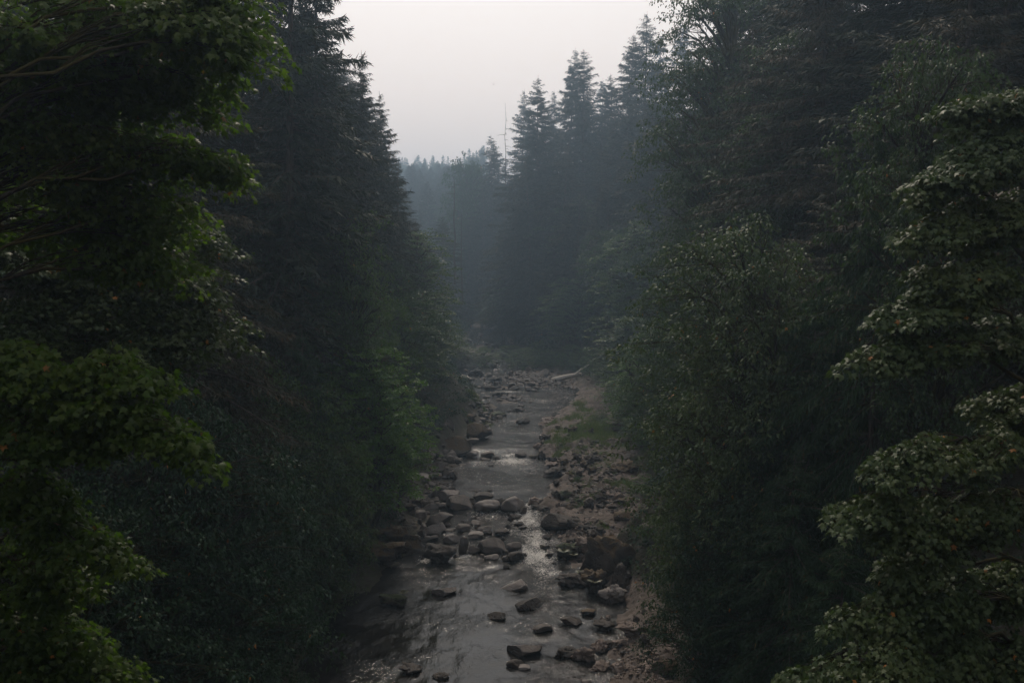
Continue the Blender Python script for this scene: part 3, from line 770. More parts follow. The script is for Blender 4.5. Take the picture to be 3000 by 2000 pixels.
scatter_stones('shelf_stones', [
    (C4, 1700, 900, 260, 160, 330, .07, .45), (C4, 1850, 1060, 260, 90, 260, .07, .40), (C5, 1650, 120, 200, 120, 220, .06, .35), (C5, 2150, 1100, 90, 60, 260, .05, .28),
    (C5, 2050, 1000, 120, 110, 240, .04, .2), (C5, 1900, 1130, 140, 50, 140, .04, .2), (C4, 1750, 740, 220, 60, 160, .07, .3), (C4, 1420, 560, 110, 50, 90, .08, .35), (C5, 1750, 1050, 90, 60, 90, .05, .2)], 'rock_shelf', 'small pinkish stones scattered over the bare rock shelf')
scatter_stones('dark_shelf_stones', [
    (C4, 1700, 900, 260, 160, 170, .12, .6), (C4, 1850, 1060, 260, 90, 150, .12, .55), (C5, 1650, 150, 200, 120, 110, .12, .5), (C4, 1600, 800, 160, 60, 70, .12, .4)], 'rock_dark', 'small black rough stones among the pinkish ones on the right shelf')

# grass tufts and ferns on the shelf
def tufts(name, areas, mat, label, cat, blade_w=.05):
    vf = VF()
    for fn, x, y, rx, ry, n, hgt in areas:
        c = hitground(*fn(x, y)); e1 = hitground(*fn(x + rx, y)); e2 = hitground(*fn(x, y + (ry if y + ry < 1170 else -ry)))
        wx, wy = abs(e1[0] - c[0]), abs(e2[1] - c[1]) + .3
        X = c[0] + rs.normal(size=n) * wx * .55; Y = c[1] + rs.normal(size=n) * wy * .55
        nb = 46
        bx = (X[:, None] + rs.normal(size=(n, nb)) * hgt * .45).ravel(); by = (Y[:, None] + rs.normal(size=(n, nb)) * hgt * .45).ravel()
        bz = np.maximum(ground(bx, by), level(by) - .1)
        k = len(bx)
        d = rs.normal(size=(k, 3)) * .45; d[:, 2] = 1
        tv = np.array([(-.5 * blade_w, 0, 0), (.5 * blade_w, 0, 0), (.3 * blade_w, .6, .05), (0, 1, .22), (-.3 * blade_w, .6, .05)])
        tf = np.array([(0, 1, 2), (0, 2, 4), (4, 2, 3)])
        place(vf, tv, tf, np.stack([bx, by, bz - .02], 1), d, rs.normal(size=(k, 3)), hgt * rs.uniform(.5, 1.3, k))
    link(name, vf.mesh(name, M[mat]), kind='stuff', label=label, category=cat)
tufts('grass', [
    (C4, 1640, 640, 160, 60, 200, .6), (C4, 1800, 600, 100, 40, 110, .65), (C4, 1900, 700, 120, 50, 40, .45), (C4, 1760, 780, 160, 40, 30, .35), (C4, 1840, 880, 160, 60, 34, .4), (C4, 1700, 1080, 120, 40, 24, .35), (C4, 1480, 690, 50, 30, 22, .5), (C4, 1530, 735, 45, 22, 22, .5), (C4, 1790, 690, 60, 26, 34, .5),
    (C4, 1600, 530, 60, 20, 30, .6), (C4, 1480, 545, 60, 20, 16, .5), (C4, 1750, 545, 60, 18, 26, .6), (C4, 1490, 780, 50, 16, 16, .45), (C4, 1660, 740, 60, 20, 16, .4),
    (C4, 1620, 930, 40, 24, 16, .4), (C4, 1690, 985, 40, 20, 12, .35), (C4, 1880, 995, 60, 26, 22, .4), (C4, 1640, 1130, 50, 24, 18, .35), (C4, 1990, 1020, 60, 40, 24, .6),
    (C4, 1650, 460, 60, 40, 40, .7), (C5, 1800, 90, 50, 20, 14, .3), (C5, 1780, 1060, 30, 24, 8, .2), (C5, 1640, 470, 30, 30, 8, .25)], 'grass', 'short green grass tufts growing on the bare right shelf', 'grass')
tufts('bank_grass', [(C4, 930, 405, 70, 22, 60, .8), (C4, 1010, 575, 30, 18, 16, .4), (C4, 890, 545, 50, 14, 14, .4), (C4, 980, 65, 50, 12, 30, 1.0), (C4, 560, 1000, 60, 40, 20, .4)], 'grass', 'bright green grass on the left bank beside the riffles', 'grass')
def fern(px, py, n, L, label):
    L = L * .75
    p = hitground(px, py); vf = VF(); r = np.random.RandomState(int(px))
    C0 = np.array([0, 0, CAM_H]); d = ray(px, py); d = d / np.linalg.norm(d); best = np.linalg.norm(p - C0)
    for o in bpy.data.objects:          # root it on the boulder it grows from
        if o.name.startswith('boulder'):
            s = np.array(o.scale) * .95; a = (C0 - np.array(o.location)) / s; b = d / s
            A, B_, C_ = b @ b, a @ b, a @ a - 1; q = B_ * B_ - A * C_
            if q > 0:
                t_ = (-B_ - math.sqrt(q)) / A
                if 0 < t_ < best: best = t_; p = C0 + d * t_
    for k in range(n):
        a = k / n * 6.28 + r.rand() * .4; m = 26
        t = np.linspace(.05, 1, m); out = np.array([math.cos(a), math.sin(a), 0])
        pts = p[None] + out[None] * (t * L)[:, None] + np.array([0, 0, 1])[None] * (L * (1.1 * t - .8 * t * t))[:, None]
        pts[:, 2] += .15
        tg = np.gradient(pts, axis=0); sd_ = np.cross(tg, [0, 0, 1]); sd_ /= np.linalg.norm(sd_, axis=1)[:, None]
        for s in (-1, 1):
            place(vf, np.array([(-.16, 0, 0), (.16, 0, 0), (0, 1, -.25)]), SLIV_F, pts, sd_ * s + tg * .6, np.tile([[0, 0, 1.]], (m, 1)), L * .17 * np.sin(np.clip(t * 1.0 + .12, 0, 1) * math.pi) ** .7 + .03)
    link('fern', vf.mesh('fern', M['fern']), label=label, category='fern')
fern(*C5(1745, 500), 13, 1.0, 'yellowing fern hanging on the brown shoulder of the tall outcrop')
fern(*C5(1530, 290), 13, .9, 'green fern on top of the mossy rock right of the foam')
fern(*C5(1600, 310), 11, .7, 'small fern at the right side of the mossy fern rock')
fern(*C5(1640, 430), 9, .5, 'small light green fern on the dark brown shore rock')
fern(*C5(430, 575), 9, .6, 'small fern on top of the mossy rock in the black water')
fern(*C4(1010, 580), 11, .8, 'little light green fern at the foot of the dark left bank boulder')

# fallen log
def log_pts(pix, ys_):
    return [at(px, py, y) for (px, py), y in zip(pix, ys_)]
gA, gB = hitground(*C4(1465, 282)), hitground(*C4(1600, 262))
root = link('fallen_log', None, label='bleached fallen log lying across the gravel bar from the right bank', category='log')
pA = gA + np.array([0, 0, .5]); pB = np.array([gA[0] + 200 / 2.352 / F * gA[1], gA[1] + 5, gz(gA[0] + 200 / 2.352 / F * gA[1], gA[1] + 5) + .8])
pB[2] = at(*C4(1670, 228), pB[1])[2]
vf = VF(); t = np.linspace(0, 1, 9)[:, None]
pts = pA * (1 - t) + pB * t; pts[:, 2] += np.sin(t[:, 0] * 3.1) * .12
tube(vf, pts, np.linspace(.62, .42, 9), 10)
vf.add(np.concatenate([[pts[0]], [pts[0] + np.array([0, .3, 0])]]), np.zeros((0, 3), int))
link('trunk', vf.mesh('log_trunk', M['dead'], True), root)
vf = VF(); q0 = pts[6]; q1 = q0 + np.array([3.2, 1.0, 2.2]); tube(vf, [q0, (q0 + q1) / 2 + np.array([0, 0, .2]), q1], [.3, .22, .1], 7)
link('branch', vf.mesh('log_branch', M['dead'], True), root)
vf = VF(); tube(vf, [pA + np.array([-.05, 0, 0]), pA + np.array([-.35, -.1, .05]), pA + np.array([-.5, -.1, .1])], [.60, .48, .14], 10)
link('broken_end', vf.mesh('log_end', M['dead'], True), root)

# ------------------------------------------------------------------ trees
def conifer_geo(h, R, seed, droop=0.0, hang=0.0, spacing=.5, dens=1.0, low=.12, gap=.15, lift=.5, width=.11, slen=.55, rag=.22):
    r = np.random.RandomState(seed)
    tr = VF(); cr = VF(); br = VF()
    m = 14; t = np.linspace(0, 1, m)
    lean = r.normal(size=2) * .012 * h
    tp = np.stack([lean[0] * t ** 2, lean[1] * t ** 2, h * t], 1)
    tube(tr, tp, .011 * h * (1 - t) ** .9 + .02, 8)
    P, Dd, Nn, S, Wd = [], [], [], [], []
    z = low * h; az = 0
    lob = r.uniform(0, 6.28, 3)
    while z < h * .985:
        tt = (h - z) / h
        nb = r.randint(4, 7) if tt > .08 else 4
        for k in range(nb):
            az = r.uniform(0, 6.28)
            prof = min(1, (tt / .44)) ** .85 * (1 - .35 * max(0, (tt - .72) / .28))
            lobe = 1 + .16 * math.sin(az * 2 + lob[0]) + .13 * math.sin(az + lob[1] + z * .25)
            L = R * prof * r.uniform(1 - rag * 1.7, 1 + rag * .6) * lobe * (1.0 if r.rand() > gap else .5) + .15
            el = lift * (1 - tt * 1.9) - droop * tt + r.normal() * .10
            o = np.array([math.cos(az), math.sin(az), 0]); s_ = np.array([-math.sin(az), math.cos(az), 0])
            zz = z + r.uniform(-.25, .25)
            c = np.array([lean[0], lean[1], 0]) * (zz / h) ** 2 + np.array([0, 0, zz])
            def bp(s):
                s = np.asarray(s)
                return c[None] + o[None] * (L * s * math.cos(el * .7))[:, None] + np.array([0, 0, 1.])[None] * (L * (s * math.sin(el) - (.16 + .3 * droop) * s ** 2 + .10 * s ** 3))[:, None]
            tube(br, bp(np.linspace(0, 1, 4)), np.linspace(.012 * L + .015, .008, 4), 3)
            K = max(4, int(L / .20 * dens)); s = np.linspace(.12, 1.0, K)
            q = bp(s); tw = L * (.10 + .30 * (1 - s)) * .75 + .12
            for sg in (-1, 1):
                nsub = 3 if L > 1.5 else 2
                for j in range(nsub):
                    f = (j + r.uniform(0, .7, K)) / nsub
                    td = s_[None] * sg * .85 + o[None] * .62 + r.normal(size=(K, 3)) * .16
                    td[:, 2] -= .10 + .25 * droop
                    pos = q + td * (tw * f)[:, None]
                    d = td * .7 + r.normal(size=(K, 3)) * .32 + o[None] * .2
                    d[:, 2] -= .25 + hang * 1.6
                    P.append(pos); Dd.append(d); n_ = r.normal(size=(K, 3)) * .65; n_[:, 2] += .7 * (1 - min(hang, 1)); n_ += o[None] * hang
                    Nn.append(n_); S.append(slen * r.uniform(.6, 1.3, K) * (1 + .5 * hang) * min(1, .35 + tt * 5)); 
        z += spacing * r.uniform(.6, 1.4) * (1 if tt > .12 else .6)
    P = np.concatenate(P); Dd = np.concatenate(Dd); Nn = np.concatenate(Nn); S = np.concatenate(S)
    tv = np.array([(-width / slen * .5, 0, 0), (width / slen * .5, 0, 0), (0, 1, -.10)])
    place(cr, tv, SLIV_F, P, Dd, Nn, S)
    return tr, br, cr
def bundle(geo, bark, leaf, sp):
    tr, br, cr = geo
    n = sum(len(v) for v in br.f)
    for v, f in zip(br.v, br.f): pass
    a = tr.mesh(sp + '_trunk', M[bark], True)
    b = br.mesh(sp + '_branches', M[bark], True) if br.v else None
    c = cr.mesh(sp + '_crown', M[leaf])
    return (a, b, c)
KIT = {}
def cf(key, h, R, seed, mat, **kw):
    KIT[key] = (h, R, bundle(conifer_geo(h, R, seed, **kw), 'bark', mat, 'conifer'), 'conifer')
cf('fir_a', 60, 8.4, 1, 'needle', dens=.8, spacing=.62, lift=.35, width=.17, slen=.8, droop=.05)
cf('fir_b', 52, 7.0, 2, 'needle', dens=.62, spacing=.62, gap=.3, droop=.22, width=.16, slen=.8, rag=.32)
cf('fir_c', 36, 4.6, 3, 'needle', dens=.8, spacing=.5, gap=.25, lift=.3, droop=.1, width=.12, slen=.65, rag=.3)
cf('fir_far', 40, 6.0, 4, 'needle', dens=.4, spacing=.75, width=.26, slen=1.1, gap=.2, lift=.3)
cf('fir_far_b', 40, 4.6, 8, 'needle', dens=.34, spacing=.9, width=.26, slen=1.1, gap=.35, droop=.15, lift=.3)
cf('hemlock', 38, 6.6, 5, 'needle_brown', low=.32, dens=1.25, spacing=.60, droop=.26, hang=.16, gap=.3, width=.085, slen=.42)
cf('hemlock_b', 40, 7.4, 9, 'needle_brown', low=.32, dens=1.2, spacing=.66, droop=.20, hang=.25, gap=.3, width=.085, slen=.45)
cf('cedar', 22, 5.2, 6, 'cedar', dens=2.0, spacing=.5, droop=.45, hang=.45, gap=.2, width=.055, slen=.34, low=.03)

def clusters(vf, C, r, n, m, rs_, leafsz, tv, tf, droop=.5, up=.8, outward=None, nj=.42):
    """umbrella-like leaf sprays: n centres C (n,3), each with m leaves within radius r"""
    n = len(C)
    a = rs_.uniform(0, 6.28, (n, m)); rho = np.sqrt(rs_.rand(n, m)) * r
    dx, dy = np.cos(a) * rho, np.sin(a) * rho
    dz = -droop * .9 * rho ** 2 / r + rs_.normal(size=(n, m)) * r * .10
    pos = C[:, None, :] + np.stack([dx, dy, dz], -1)
    d = np.stack([np.cos(a), np.sin(a), -droop * (.35 + rho / r * .9)], -1) + rs_.normal(size=(n, m, 3)) * .25
    if outward is not None: d = d + outward[:, None, :] * .7
    nr = np.stack([np.cos(a) * .4 * rho / r, np.sin(a) * .4 * rho / r, np.full((n, m), up)], -1) + rs_.normal(size=(n, m, 3)) * nj
    place(vf, tv, tf, pos.reshape(-1, 3), d.reshape(-1, 3), nr.reshape(-1, 3), (leafsz * rs_.uniform(.6, 1.2, n * m)))
    return pos.reshape(-1, 3), d.reshape(-1, 3), nr.reshape(-1, 3)
def shelf_points(c, r, th, n, rs_, out=None):
    a = rs_.uniform(0, 6.28, n); rho = np.sqrt(rs_.rand(n))
    o = np.array([np.cos(a) * rho * r, np.sin(a) * rho * r, th * (.5 - rho ** 2) + rs_.normal(size=n) * th * .28]).T
    if out is not None:        # boughs run outwards and droop at the tip
        w = np.array([out[0], out[1], 0.]); w /= np.linalg.norm(w) + 1e-6; s = o @ w
        o = o + w[None] * (s * .75)[:, None] - (o - w[None] * s[:, None]) * np.array([.38, .38, 0])[None]
        o[:, 2] -= s * .45 + rs_.uniform(-.1, .25) * s
    return c[None] + o
def limb(vf, a, b, r0, r1, rs_, sag=.12, n=6, k=7):
    t = np.linspace(0, 1, k)[:, None]; L = np.linalg.norm(b - a)
    p = a * (1 - t) + b * t
    bow = np.array([0, 0, 1.]) * L * sag * np.sin(t * math.pi) + rs_.normal(size=(k, 3)) * L * .02
    bow[0] = 0; bow[-1] = 0
    p = p + bow
    tube(vf, p, np.linspace(r0, r1, k), n)
    return p
def broadleaf_geo(seed, h, rad, shelves, per, m, leafsz, tv, tf, rc=.75, low=.22, shelf_r=.32, lumps=7, droop=.5):
    rs_ = np.random.RandomState(seed)
    tr, br, cr = VF(), VF(), VF()
    t = np.linspace(0, 1, 10)
    tp = np.stack([np.cumsum(rs_.normal(size=10)) * .018 * h, np.cumsum(rs_.normal(size=10)) * .018 * h, t * h * .86], 1); tp -= tp[0]
    tube(tr, tp, .017 * h * (1 - t * .85), 8)
    ld = rs_.normal(size=(lumps, 3)); ld /= np.linalg.norm(ld, axis=1)[:, None]
    zc = h * (low + 1) / 2; hz = h * (1 - low) / 2
    for k in range(shelves):
        u = (k + .5) / shelves; cz = 1 - 2 * u; a = k * 2.39996 + rs_.normal() * .25
        s = math.sqrt(1 - cz * cz); dv = np.array([math.cos(a) * s, math.sin(a) * s, cz])
        bulge = 1 + .20 * np.max(np.clip(ld @ dv, 0, 1) ** 4) - .12 + rs_.normal() * .05
        f = rs_.uniform(.70, 1.0) * bulge if rs_.rand() > .25 else rs_.uniform(.3, .6)
        fz = 1.0 if cz > 0 else .9
        c = np.array([dv[0] * rad * f, dv[1] * rad * f, zc + dv[2] * hz * f * fz])
        # attach to the trunk lower down
        ti = np.clip((c[2] - .28 * np.hypot(c[0], c[1]) - .08 * h) / (h * .86), .08, .97)
        a0 = np.array([np.interp(ti, t, tp[:, i]) for i in range(3)])
        p = limb(br, a0, c, .006 * h, .02, rs_, .08, 5, 6)
        C = shelf_points(c, rad * shelf_r, rad * shelf_r * .40, per, rs_, dv if abs(dv[2]) < .85 else None)
        for q in C[::2]: tube(br, [p[3], (p[3] + q) / 2 + np.array([0, 0, .1]), q], [.03, .02, .008], 3)
        outw = np.tile(np.array([dv[0], dv[1], 0.]), (len(C), 1)) * .8
        clusters(cr, C, rc, len(C), m, rs_, leafsz, tv, tf, droop, outward=outw)
    return tr, br, cr
def bf(key, seed, h, rad, mat, **kw):
    KIT[key] = (h, rad, bundle(broadleaf_geo(seed, h, rad, **kw), 'bark_moss', mat, 'broadleaf'), 'broadleaf')
bf('maple_a', 21, 22, 7.2, 'maple_mid', shelves=80, per=13, m=20, leafsz=.28, tv=TRI_V, tf=TRI_F, rc=.75)
bf('maple_b', 22, 20, 7.6, 'maple_mid', shelves=72, per=13, m=20, leafsz=.28, tv=TRI_V, tf=TRI_F, rc=.8, shelf_r=.36)
bf('maple_low', 33, 14, 6.4, 'maple_mid', shelves=76, per=13, m=20, leafsz=.26, tv=TRI_V, tf=TRI_F, rc=.7, low=.01, shelf_r=.34)
bf('maple_c', 23, 24, 6.4, 'maple_mid', shelves=80, per=13, m=20, leafsz=.27, tv=TRI_V, tf=TRI_F, rc=.7, low=.15)
bf('alder_a', 24, 18, 4.6, 'alder', shelves=80, per=13, m=24, leafsz=.25, tv=KITE_V, tf=KITE_F, rc=.55, low=.12, shelf_r=.38, droop=.25)
bf('alder_b', 25, 20, 4.2, 'alder', shelves=76, per=13, m=24, leafsz=.25, tv=KITE_V, tf=KITE_F, rc=.5, low=.1, shelf_r=.42, droop=.25)
bf('leafy_far', 26, 20, 7.0, 'maple_mid', shelves=80, per=12, m=14, leafsz=.48, tv=KITE_V, tf=KITE_F, rc=1.0)
bf('shrub_a', 27, 5, 3.2, 'alder', shelves=36, per=9, m=20, leafsz=.17, tv=KITE_V, tf=KITE_F, rc=.45, low=.02, shelf_r=.4, droop=.3)
bf('shrub_b', 28, 6, 3.4, 'bright_shrub', shelves=36, per=9, m=20, leafsz=.18, tv=KITE_V, tf=KITE_F, rc=.45, low=.02, shelf_r=.4, droop=.3)

SPN = {'fir': 'fir_tree', 'hemlock': 'hemlock_tree', 'cedar': 'cedar_tree', 'maple': 'maple_tree', 'alder': 'alder_tree', 'leafy': 'maple_tree', 'shrub': 'shrub'}
TREES = []; VIS = []
def tree(kit, x, y, z, hh, rr_=None, label='', group=None, rot=None, mat=None, lean=None, seed=0):
    h, Rd, (mt, mb, mc), _ = KIT[kit]
    r = random.Random(int(x * 131 + y * 977 + seed))
    nm = SPN[kit.split('_')[0]]
    o = link(nm, None, label=label, category='shrub' if nm == 'shrub' else 'tree', group=group)
    o.location = (x, y, z - .3)
    o.rotation_euler = ((lean or (0, 0))[0] + r.uniform(-.03, .03), (lean or (0, 0))[1] + r.uniform(-.03, .03), r.uniform(0, 6.28) if rot is None else rot)
    sz = hh / h; sr = (rr_ / Rd) if rr_ else sz
    o.scale = (sr, sr, sz)
    link('trunk', mt, o)
    if mb: link('branches', mb, o)
    c = link('crown', mc, o)
    if mat: c.material_slots[0].link = 'OBJECT'; c.material_slots[0].material = M[mat]
    TREES.append((x, y))
    return o
def tree_px(kit, px, py, Y, rad, label, group=None, **kw):
    """tree whose tip shows at picture point (px,py) when it stands Y metres ahead"""
    p = at(px, py, Y); g = gz(p[0], Y)
    if 0 < px < 3000 and Y < 230: VIS.append((px, max(py, 60) + rad * F / Y * .8, Y))
    return tree(kit, p[0], Y, g, p[2] - g + .3, rad, label, group, **kw)
bf('maple_tall', 31, 40, 9.0, 'maple_mid', shelves=190, per=15, m=20, leafsz=.32, tv=KITE_V, tf=KITE_F, rc=.95, low=.12, shelf_r=.27)

def near_maple(base, top, lobes, mat, leafsz, nleaf, label, seed, per=12, m=15, rc=.36, shelf=.62, droop=.55, limb_r=.11, nsh=1.0):
    rs_ = np.random.RandomState(seed)
    root = link('maple_tree', None, label=label, category='tree')
    root.location = base
    B = np.array(base, float); tr, br, cr = VF(), VF(), VF()
    t = np.linspace(0, 1, 12)[:, None]; T = B * (1 - t) + np.array(top, float) * t
    T = T + np.sin(t * 7 + seed) * .25 + rs_.normal(size=T.shape) * .05; T[0] = B - np.array([0, 0, .5])
    tube(tr, T - B, .34 * (1 - t[:, 0] * .75), 10)
    allP, allD, allN = [], [], []
    for px, py, Y, rh, rv, ns in lobes:
        c = at(px, py, Y); ns = ns * 1.0
        zt = c[2] - .35 * np.linalg.norm((c - B)[:2])
        ti = np.clip((zt - B[2]) / (top[2] - B[2]), .1, .98)
        a0 = np.array([np.interp(ti, t[:, 0], T[:, i]) for i in range(3)])
        p = limb(br, a0 - B, c - B, limb_r, .03, rs_, .10, 7, 9)
        n_s = max(2, int(ns * nsh))
        for k in range(n_s):
            u = (k + .5) / n_s; cz = 1 - 2 * u; a = k * 2.39996 + rs_.rand(); s = math.sqrt(1 - cz * cz); f = rs_.uniform(.45, 1.0)
            sc_ = c + np.array([math.cos(a) * s * rh * f, math.sin(a) * s * rh * f * .55, cz * rv * f * 1.1])
            q = limb(br, p[5], sc_ - B, .018, .008, rs_, .10, 4, 5)
            C = shelf_points(sc_, shelf * rs_.uniform(.7, 1.25), shelf * .35, per, rs_, (sc_ - B) + rs_.normal(size=3) * 2)
            for c_ in C[::2]: tube(br, [q[3], (q[3] + c_ - B) / 2 + np.array([0, 0, .05]), c_ - B], [.014, .010, .005], 3)
            outw = np.tile((sc_ - B) * np.array([1, 1, 0]) / (np.linalg.norm((sc_ - B)[:2]) + .1), (len(C), 1)) * .6
            tmp = VF()
            P, D2, N2 = clusters(tmp, C - B, rc, per, m, rs_, leafsz, LEAF_V, LEAF_F, droop, outward=outw, nj=.6)
            allP.append(P); allD.append(D2); allN.append(N2)
    P, D2, N2 = np.concatenate(allP), np.concatenate(allD), np.concatenate(allN)
    W = P + B
    f = W[:, 1] * CP - (W[:, 2] - CAM_H) * SP
    u = 1500 + F * W[:, 0] / f; v = 1000 - F * (W[:, 1] * SP + (W[:, 2] - CAM_H) * CP) / f
    seen = (u > 0) & (u < 3000) & (v > 0) & (v < 2000)
    dist = np.linalg.norm(W - np.array([0, 0, CAM_H]), axis=1)
    order = np.argsort(np.where(seen, dist, 1e9))
    sel = order[:nleaf]; rest = order[nleaf:]
    place(cr, LEAF2_V, LEAF2_F, P[rest], D2[rest], N2[rest], leafsz * rs_.uniform(.6, 1.2, len(rest)))
    link('trunk', tr.mesh('maple_trunk', M['bark_moss'], True), root)
    link('branches', br.mesh('maple_branches', M['bark_moss'], True), root)
    link('leaves', cr.mesh('maple_leaves', M[mat]), root, kind='stuff')
    lm = make_mesh('leaf', LEAF_V, LEAF_F, M[mat])
    for i in sel:
        d = Vector(D2[i]).normalized(); s = d.cross(Vector(N2[i])).normalized(); n = s.cross(d)
        k = leafsz * rs_.uniform(.6, 1.2)
        mt = Matrix(((s.x * k, d.x * k, n.x * k, P[i][0]), (s.y * k, d.y * k, n.y * k, P[i][1]), (s.z * k, d.z * k, n.z * k, P[i][2]), (0, 0, 0, 1)))
        o = link('leaf', lm, root); o.matrix_local = mt
    TREES.append((base[0], base[1]))
def gb(x, y): return (x, y, gz(x, y))

near_maple(gb(-17.5, 15), (-11.5, 15.5, 34), [
    (120, 90, 17, 2.4, 1.2, 8), (430, 60, 17, 1.8, .8, 7), (560, 70, 16, .8, .5, 6), (610, 90, 15.5, .35, .3, 3), (620, -30, 16, .5, .3, 3),
    (230, 300, 18, 2.0, 1.3, 14), (450, 240, 18, 1.4, .7, 7), (560, 200, 17.5, .6, .3, 2), (60, 420, 18, 1.8, 1.2, 10), (330, 480, 19, 1.7, .9, 10), (540, 450, 18.5, .8, .35, 4), (600, 460, 18.2, .35, .2, 2),
    (420, 640, 19, 1.0, .6, 5), (130, 620, 20, 2.0, 1.1, 9), (380, 760, 19, .6, .5, 4), (60, 220, 17.5, 1.6, .8, 6), (330, 160, 17.5, 1.3, .7, 5), (180, 450, 18, 1.4, .8, 6), (30, 60, 16, 1.2, .6, 3), (260, 620, 19.5, 1.4, .8, 6), (560, 40, 16.5, .9, .5, 5)],
    'maple_near', .145, 290, 'near bright green maple filling the upper left corner with arching leafy branches', 1, nsh=1.6, m=18, limb_r=.045, droop=.85)
near_maple(gb(-22, 27), (-16.5, 27.5, 33), [
    (60, 700, 26, 2.2, 1.6, 12), (280, 780, 27, 2.2, 1.6, 14), (470, 860, 28, 1.6, 1.3, 10), (560, 950, 28, .9, .8, 5), (420, 1010, 27, 1.5, .8, 8), (150, 950, 26, 2.0, 1.2, 11), (520, 700, 29, 1.1, 1.0, 6), (300, 620, 28, 1.5, .9, 8)],
    'maple_left', .16, 120, 'olive leaved maple below the near bright one at the left side', 2, per=17, m=24, rc=.5, shelf=.95)
near_maple(gb(-17, 19), (-12.5, 17, 26.5), [
    (60, 1060, 15, .8, .35, 8), (200, 1130, 15, .7, .25, 7), (380, 1085, 15, .35, .16, 5), (330, 1190, 15, .6, .2, 8), (430, 1245, 14.8, .35, .14, 5), (480, 1290, 14.6, .15, .08, 3), (70, 1260, 15, .8, .3, 8), (250, 1270, 15.2, .5, .2, 5),
    (60, 1440, 16, .8, .35, 7), (200, 1560, 16, .55, .2, 6), (290, 1610, 16, .25, .12, 3), (160, 1700, 16.5, .6, .3, 5), (40, 1640, 16.5, .8, .5, 6), (60, 1800, 17, .9, .5, 8), (180, 1900, 17.5, .9, .5, 7), (310, 1960, 18, .5, .3, 4), (60, 1950, 17, .9, .5, 6)],
    'maple_near', .145, 290, 'lower left maple with sunlit leaf sprays reaching out at mid height', 3, per=13, m=18, rc=.33, shelf=.46, nsh=1.15)
near_maple(gb(16.5, 22), (14.8, 21.8, 28.5), [
    (2930, 320, 20, .9, .5, 6), (2830, 300, 20, .3, .2, 2), (2900, 460, 19.5, 1.0, .5, 7), (2760, 530, 19, .5, .35, 4), (2930, 640, 19.5, 1.0, .6, 7), (2760, 660, 19, .6, .3, 4),
    (2830, 820, 19, 1.1, .5, 8), (2680, 900, 18.7, .6, .3, 4), (2600, 1030, 18.5, .4, .22, 3), (2720, 1010, 18.7, .6, .3, 4), (2930, 980, 20, .9, .6, 6),
    (2650, 1340, 18, .7, .28, 5), (2540, 1480, 18, .45, .25, 4), (2680, 1510, 18.2, .9, .45, 7), (2850, 1330, 19, .9, .5, 6), (2880, 1500, 19, 1.0, .6, 7), (2700, 1640, 18.4, .8, .4, 5), (2940, 1180, 20.5, .9, .6, 6),
    (2600, 1780, 18, .7, .3, 5), (2780, 1760, 18.5, .8, .5, 6), (2930, 1720, 20, .9, .8, 7), (2420, 1970, 17, .45, .22, 3), (2570, 1930, 17.2, .8, .35, 6), (2760, 1920, 18, .8, .5, 6), (2930, 1930, 19, .9, .7, 6)],
    'maple_right', .135, 290, 'near grey green maple at the right edge with tiered drooping leaf clusters', 4, per=18, m=26, rc=.29, shelf=.46, nsh=1.12, droop=.75, limb_r=.07)

TP = tree_px
# left side, near to far
TP('maple_low', 500, 1010, 38, 5.0, 'dark maple standing behind the lower left sunlit branches', mat='under')  # dark leaf colour on these low maples paints in the lower left shade
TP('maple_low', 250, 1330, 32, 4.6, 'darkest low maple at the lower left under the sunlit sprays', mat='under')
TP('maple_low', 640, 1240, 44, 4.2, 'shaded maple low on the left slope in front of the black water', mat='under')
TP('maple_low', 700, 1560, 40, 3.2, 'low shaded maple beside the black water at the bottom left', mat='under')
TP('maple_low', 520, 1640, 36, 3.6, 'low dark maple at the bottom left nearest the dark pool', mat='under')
TP('maple_low', 940, 1290, 60, 3.3, 'pale leaved maple on the left bank above the rust mossed overhanging boulder', mat='maple_right')
TP('maple_low', 800, 1180, 56, 4.2, 'green maple uphill of the pale leaved maple on the left bank')
TP('alder_b', 1090, 950, 72, 3.8, 'bright green alder leaning towards the boulder dam on the left bank', mat='bright_shrub')
TP('alder_a', 1165, 1130, 82, 2.8, 'lower bright green alder right at the left shore of the pool', mat='bright_shrub')
TP('alder_a', 1010, 900, 80, 4.0, 'alder behind the bright green one on the left bank', mat='bright_shrub')
TP('maple_a', 1010, 610, 76, 4.6, 'light green maple crown rising among the brown hemlocks on the left', mat='alder')
TP('alder_b', 1218, 628, 128, 4.6, 'slim broadleaf tree with a pointed top against the haze on the left')
TP('maple_low', 1240, 800, 132, 5.4, 'rounded maple bulging towards the river on the far left bank', mat='alder')
TP('alder_a', 1265, 960, 138, 4.4, 'alder on the left bank beside the upper dark pool')
TP('alder_b', 1180, 820, 112, 4.6, 'alder behind the left bank of the upper dark pool')
TP('maple_low', 1330, 985, 205, 5.6, 'small tree overhanging the farthest riffle from the left bank')
TP('shrub_a', 1250, 1190, 128, 2.6, 'shrub above the dark boulder on the left bank of the upper pool')
TP('shrub_a', 1310, 1120, 150, 2.8, 'shrub at the left bank just below the grass patch')
TP('shrub_b', 1140, 1370, 88, 2.2, 'low bright shrub hanging over the grey boulders of the left shore')
TP('fir_b', 1020, 148, 95, 4.6, 'fir with a pointed tip against the sky at the left skyline')
TP('fir_b', 1135, 266, 112, 4.2, 'dark open fir at the right edge of the left skyline', rot=2.0)
TP('fir_c', 1105, 340, 106, 3.6, 'fir crowding in front of the last two of the left skyline', rot=1.0)
TP('fir_c', 1165, 470, 122, 3.6, 'lower fir leaning towards the valley at the left skyline')
TP('fir_a', 905, -330, 78, 5.2, 'tall fir running out of the top of the picture left of the sky', rot=.5)
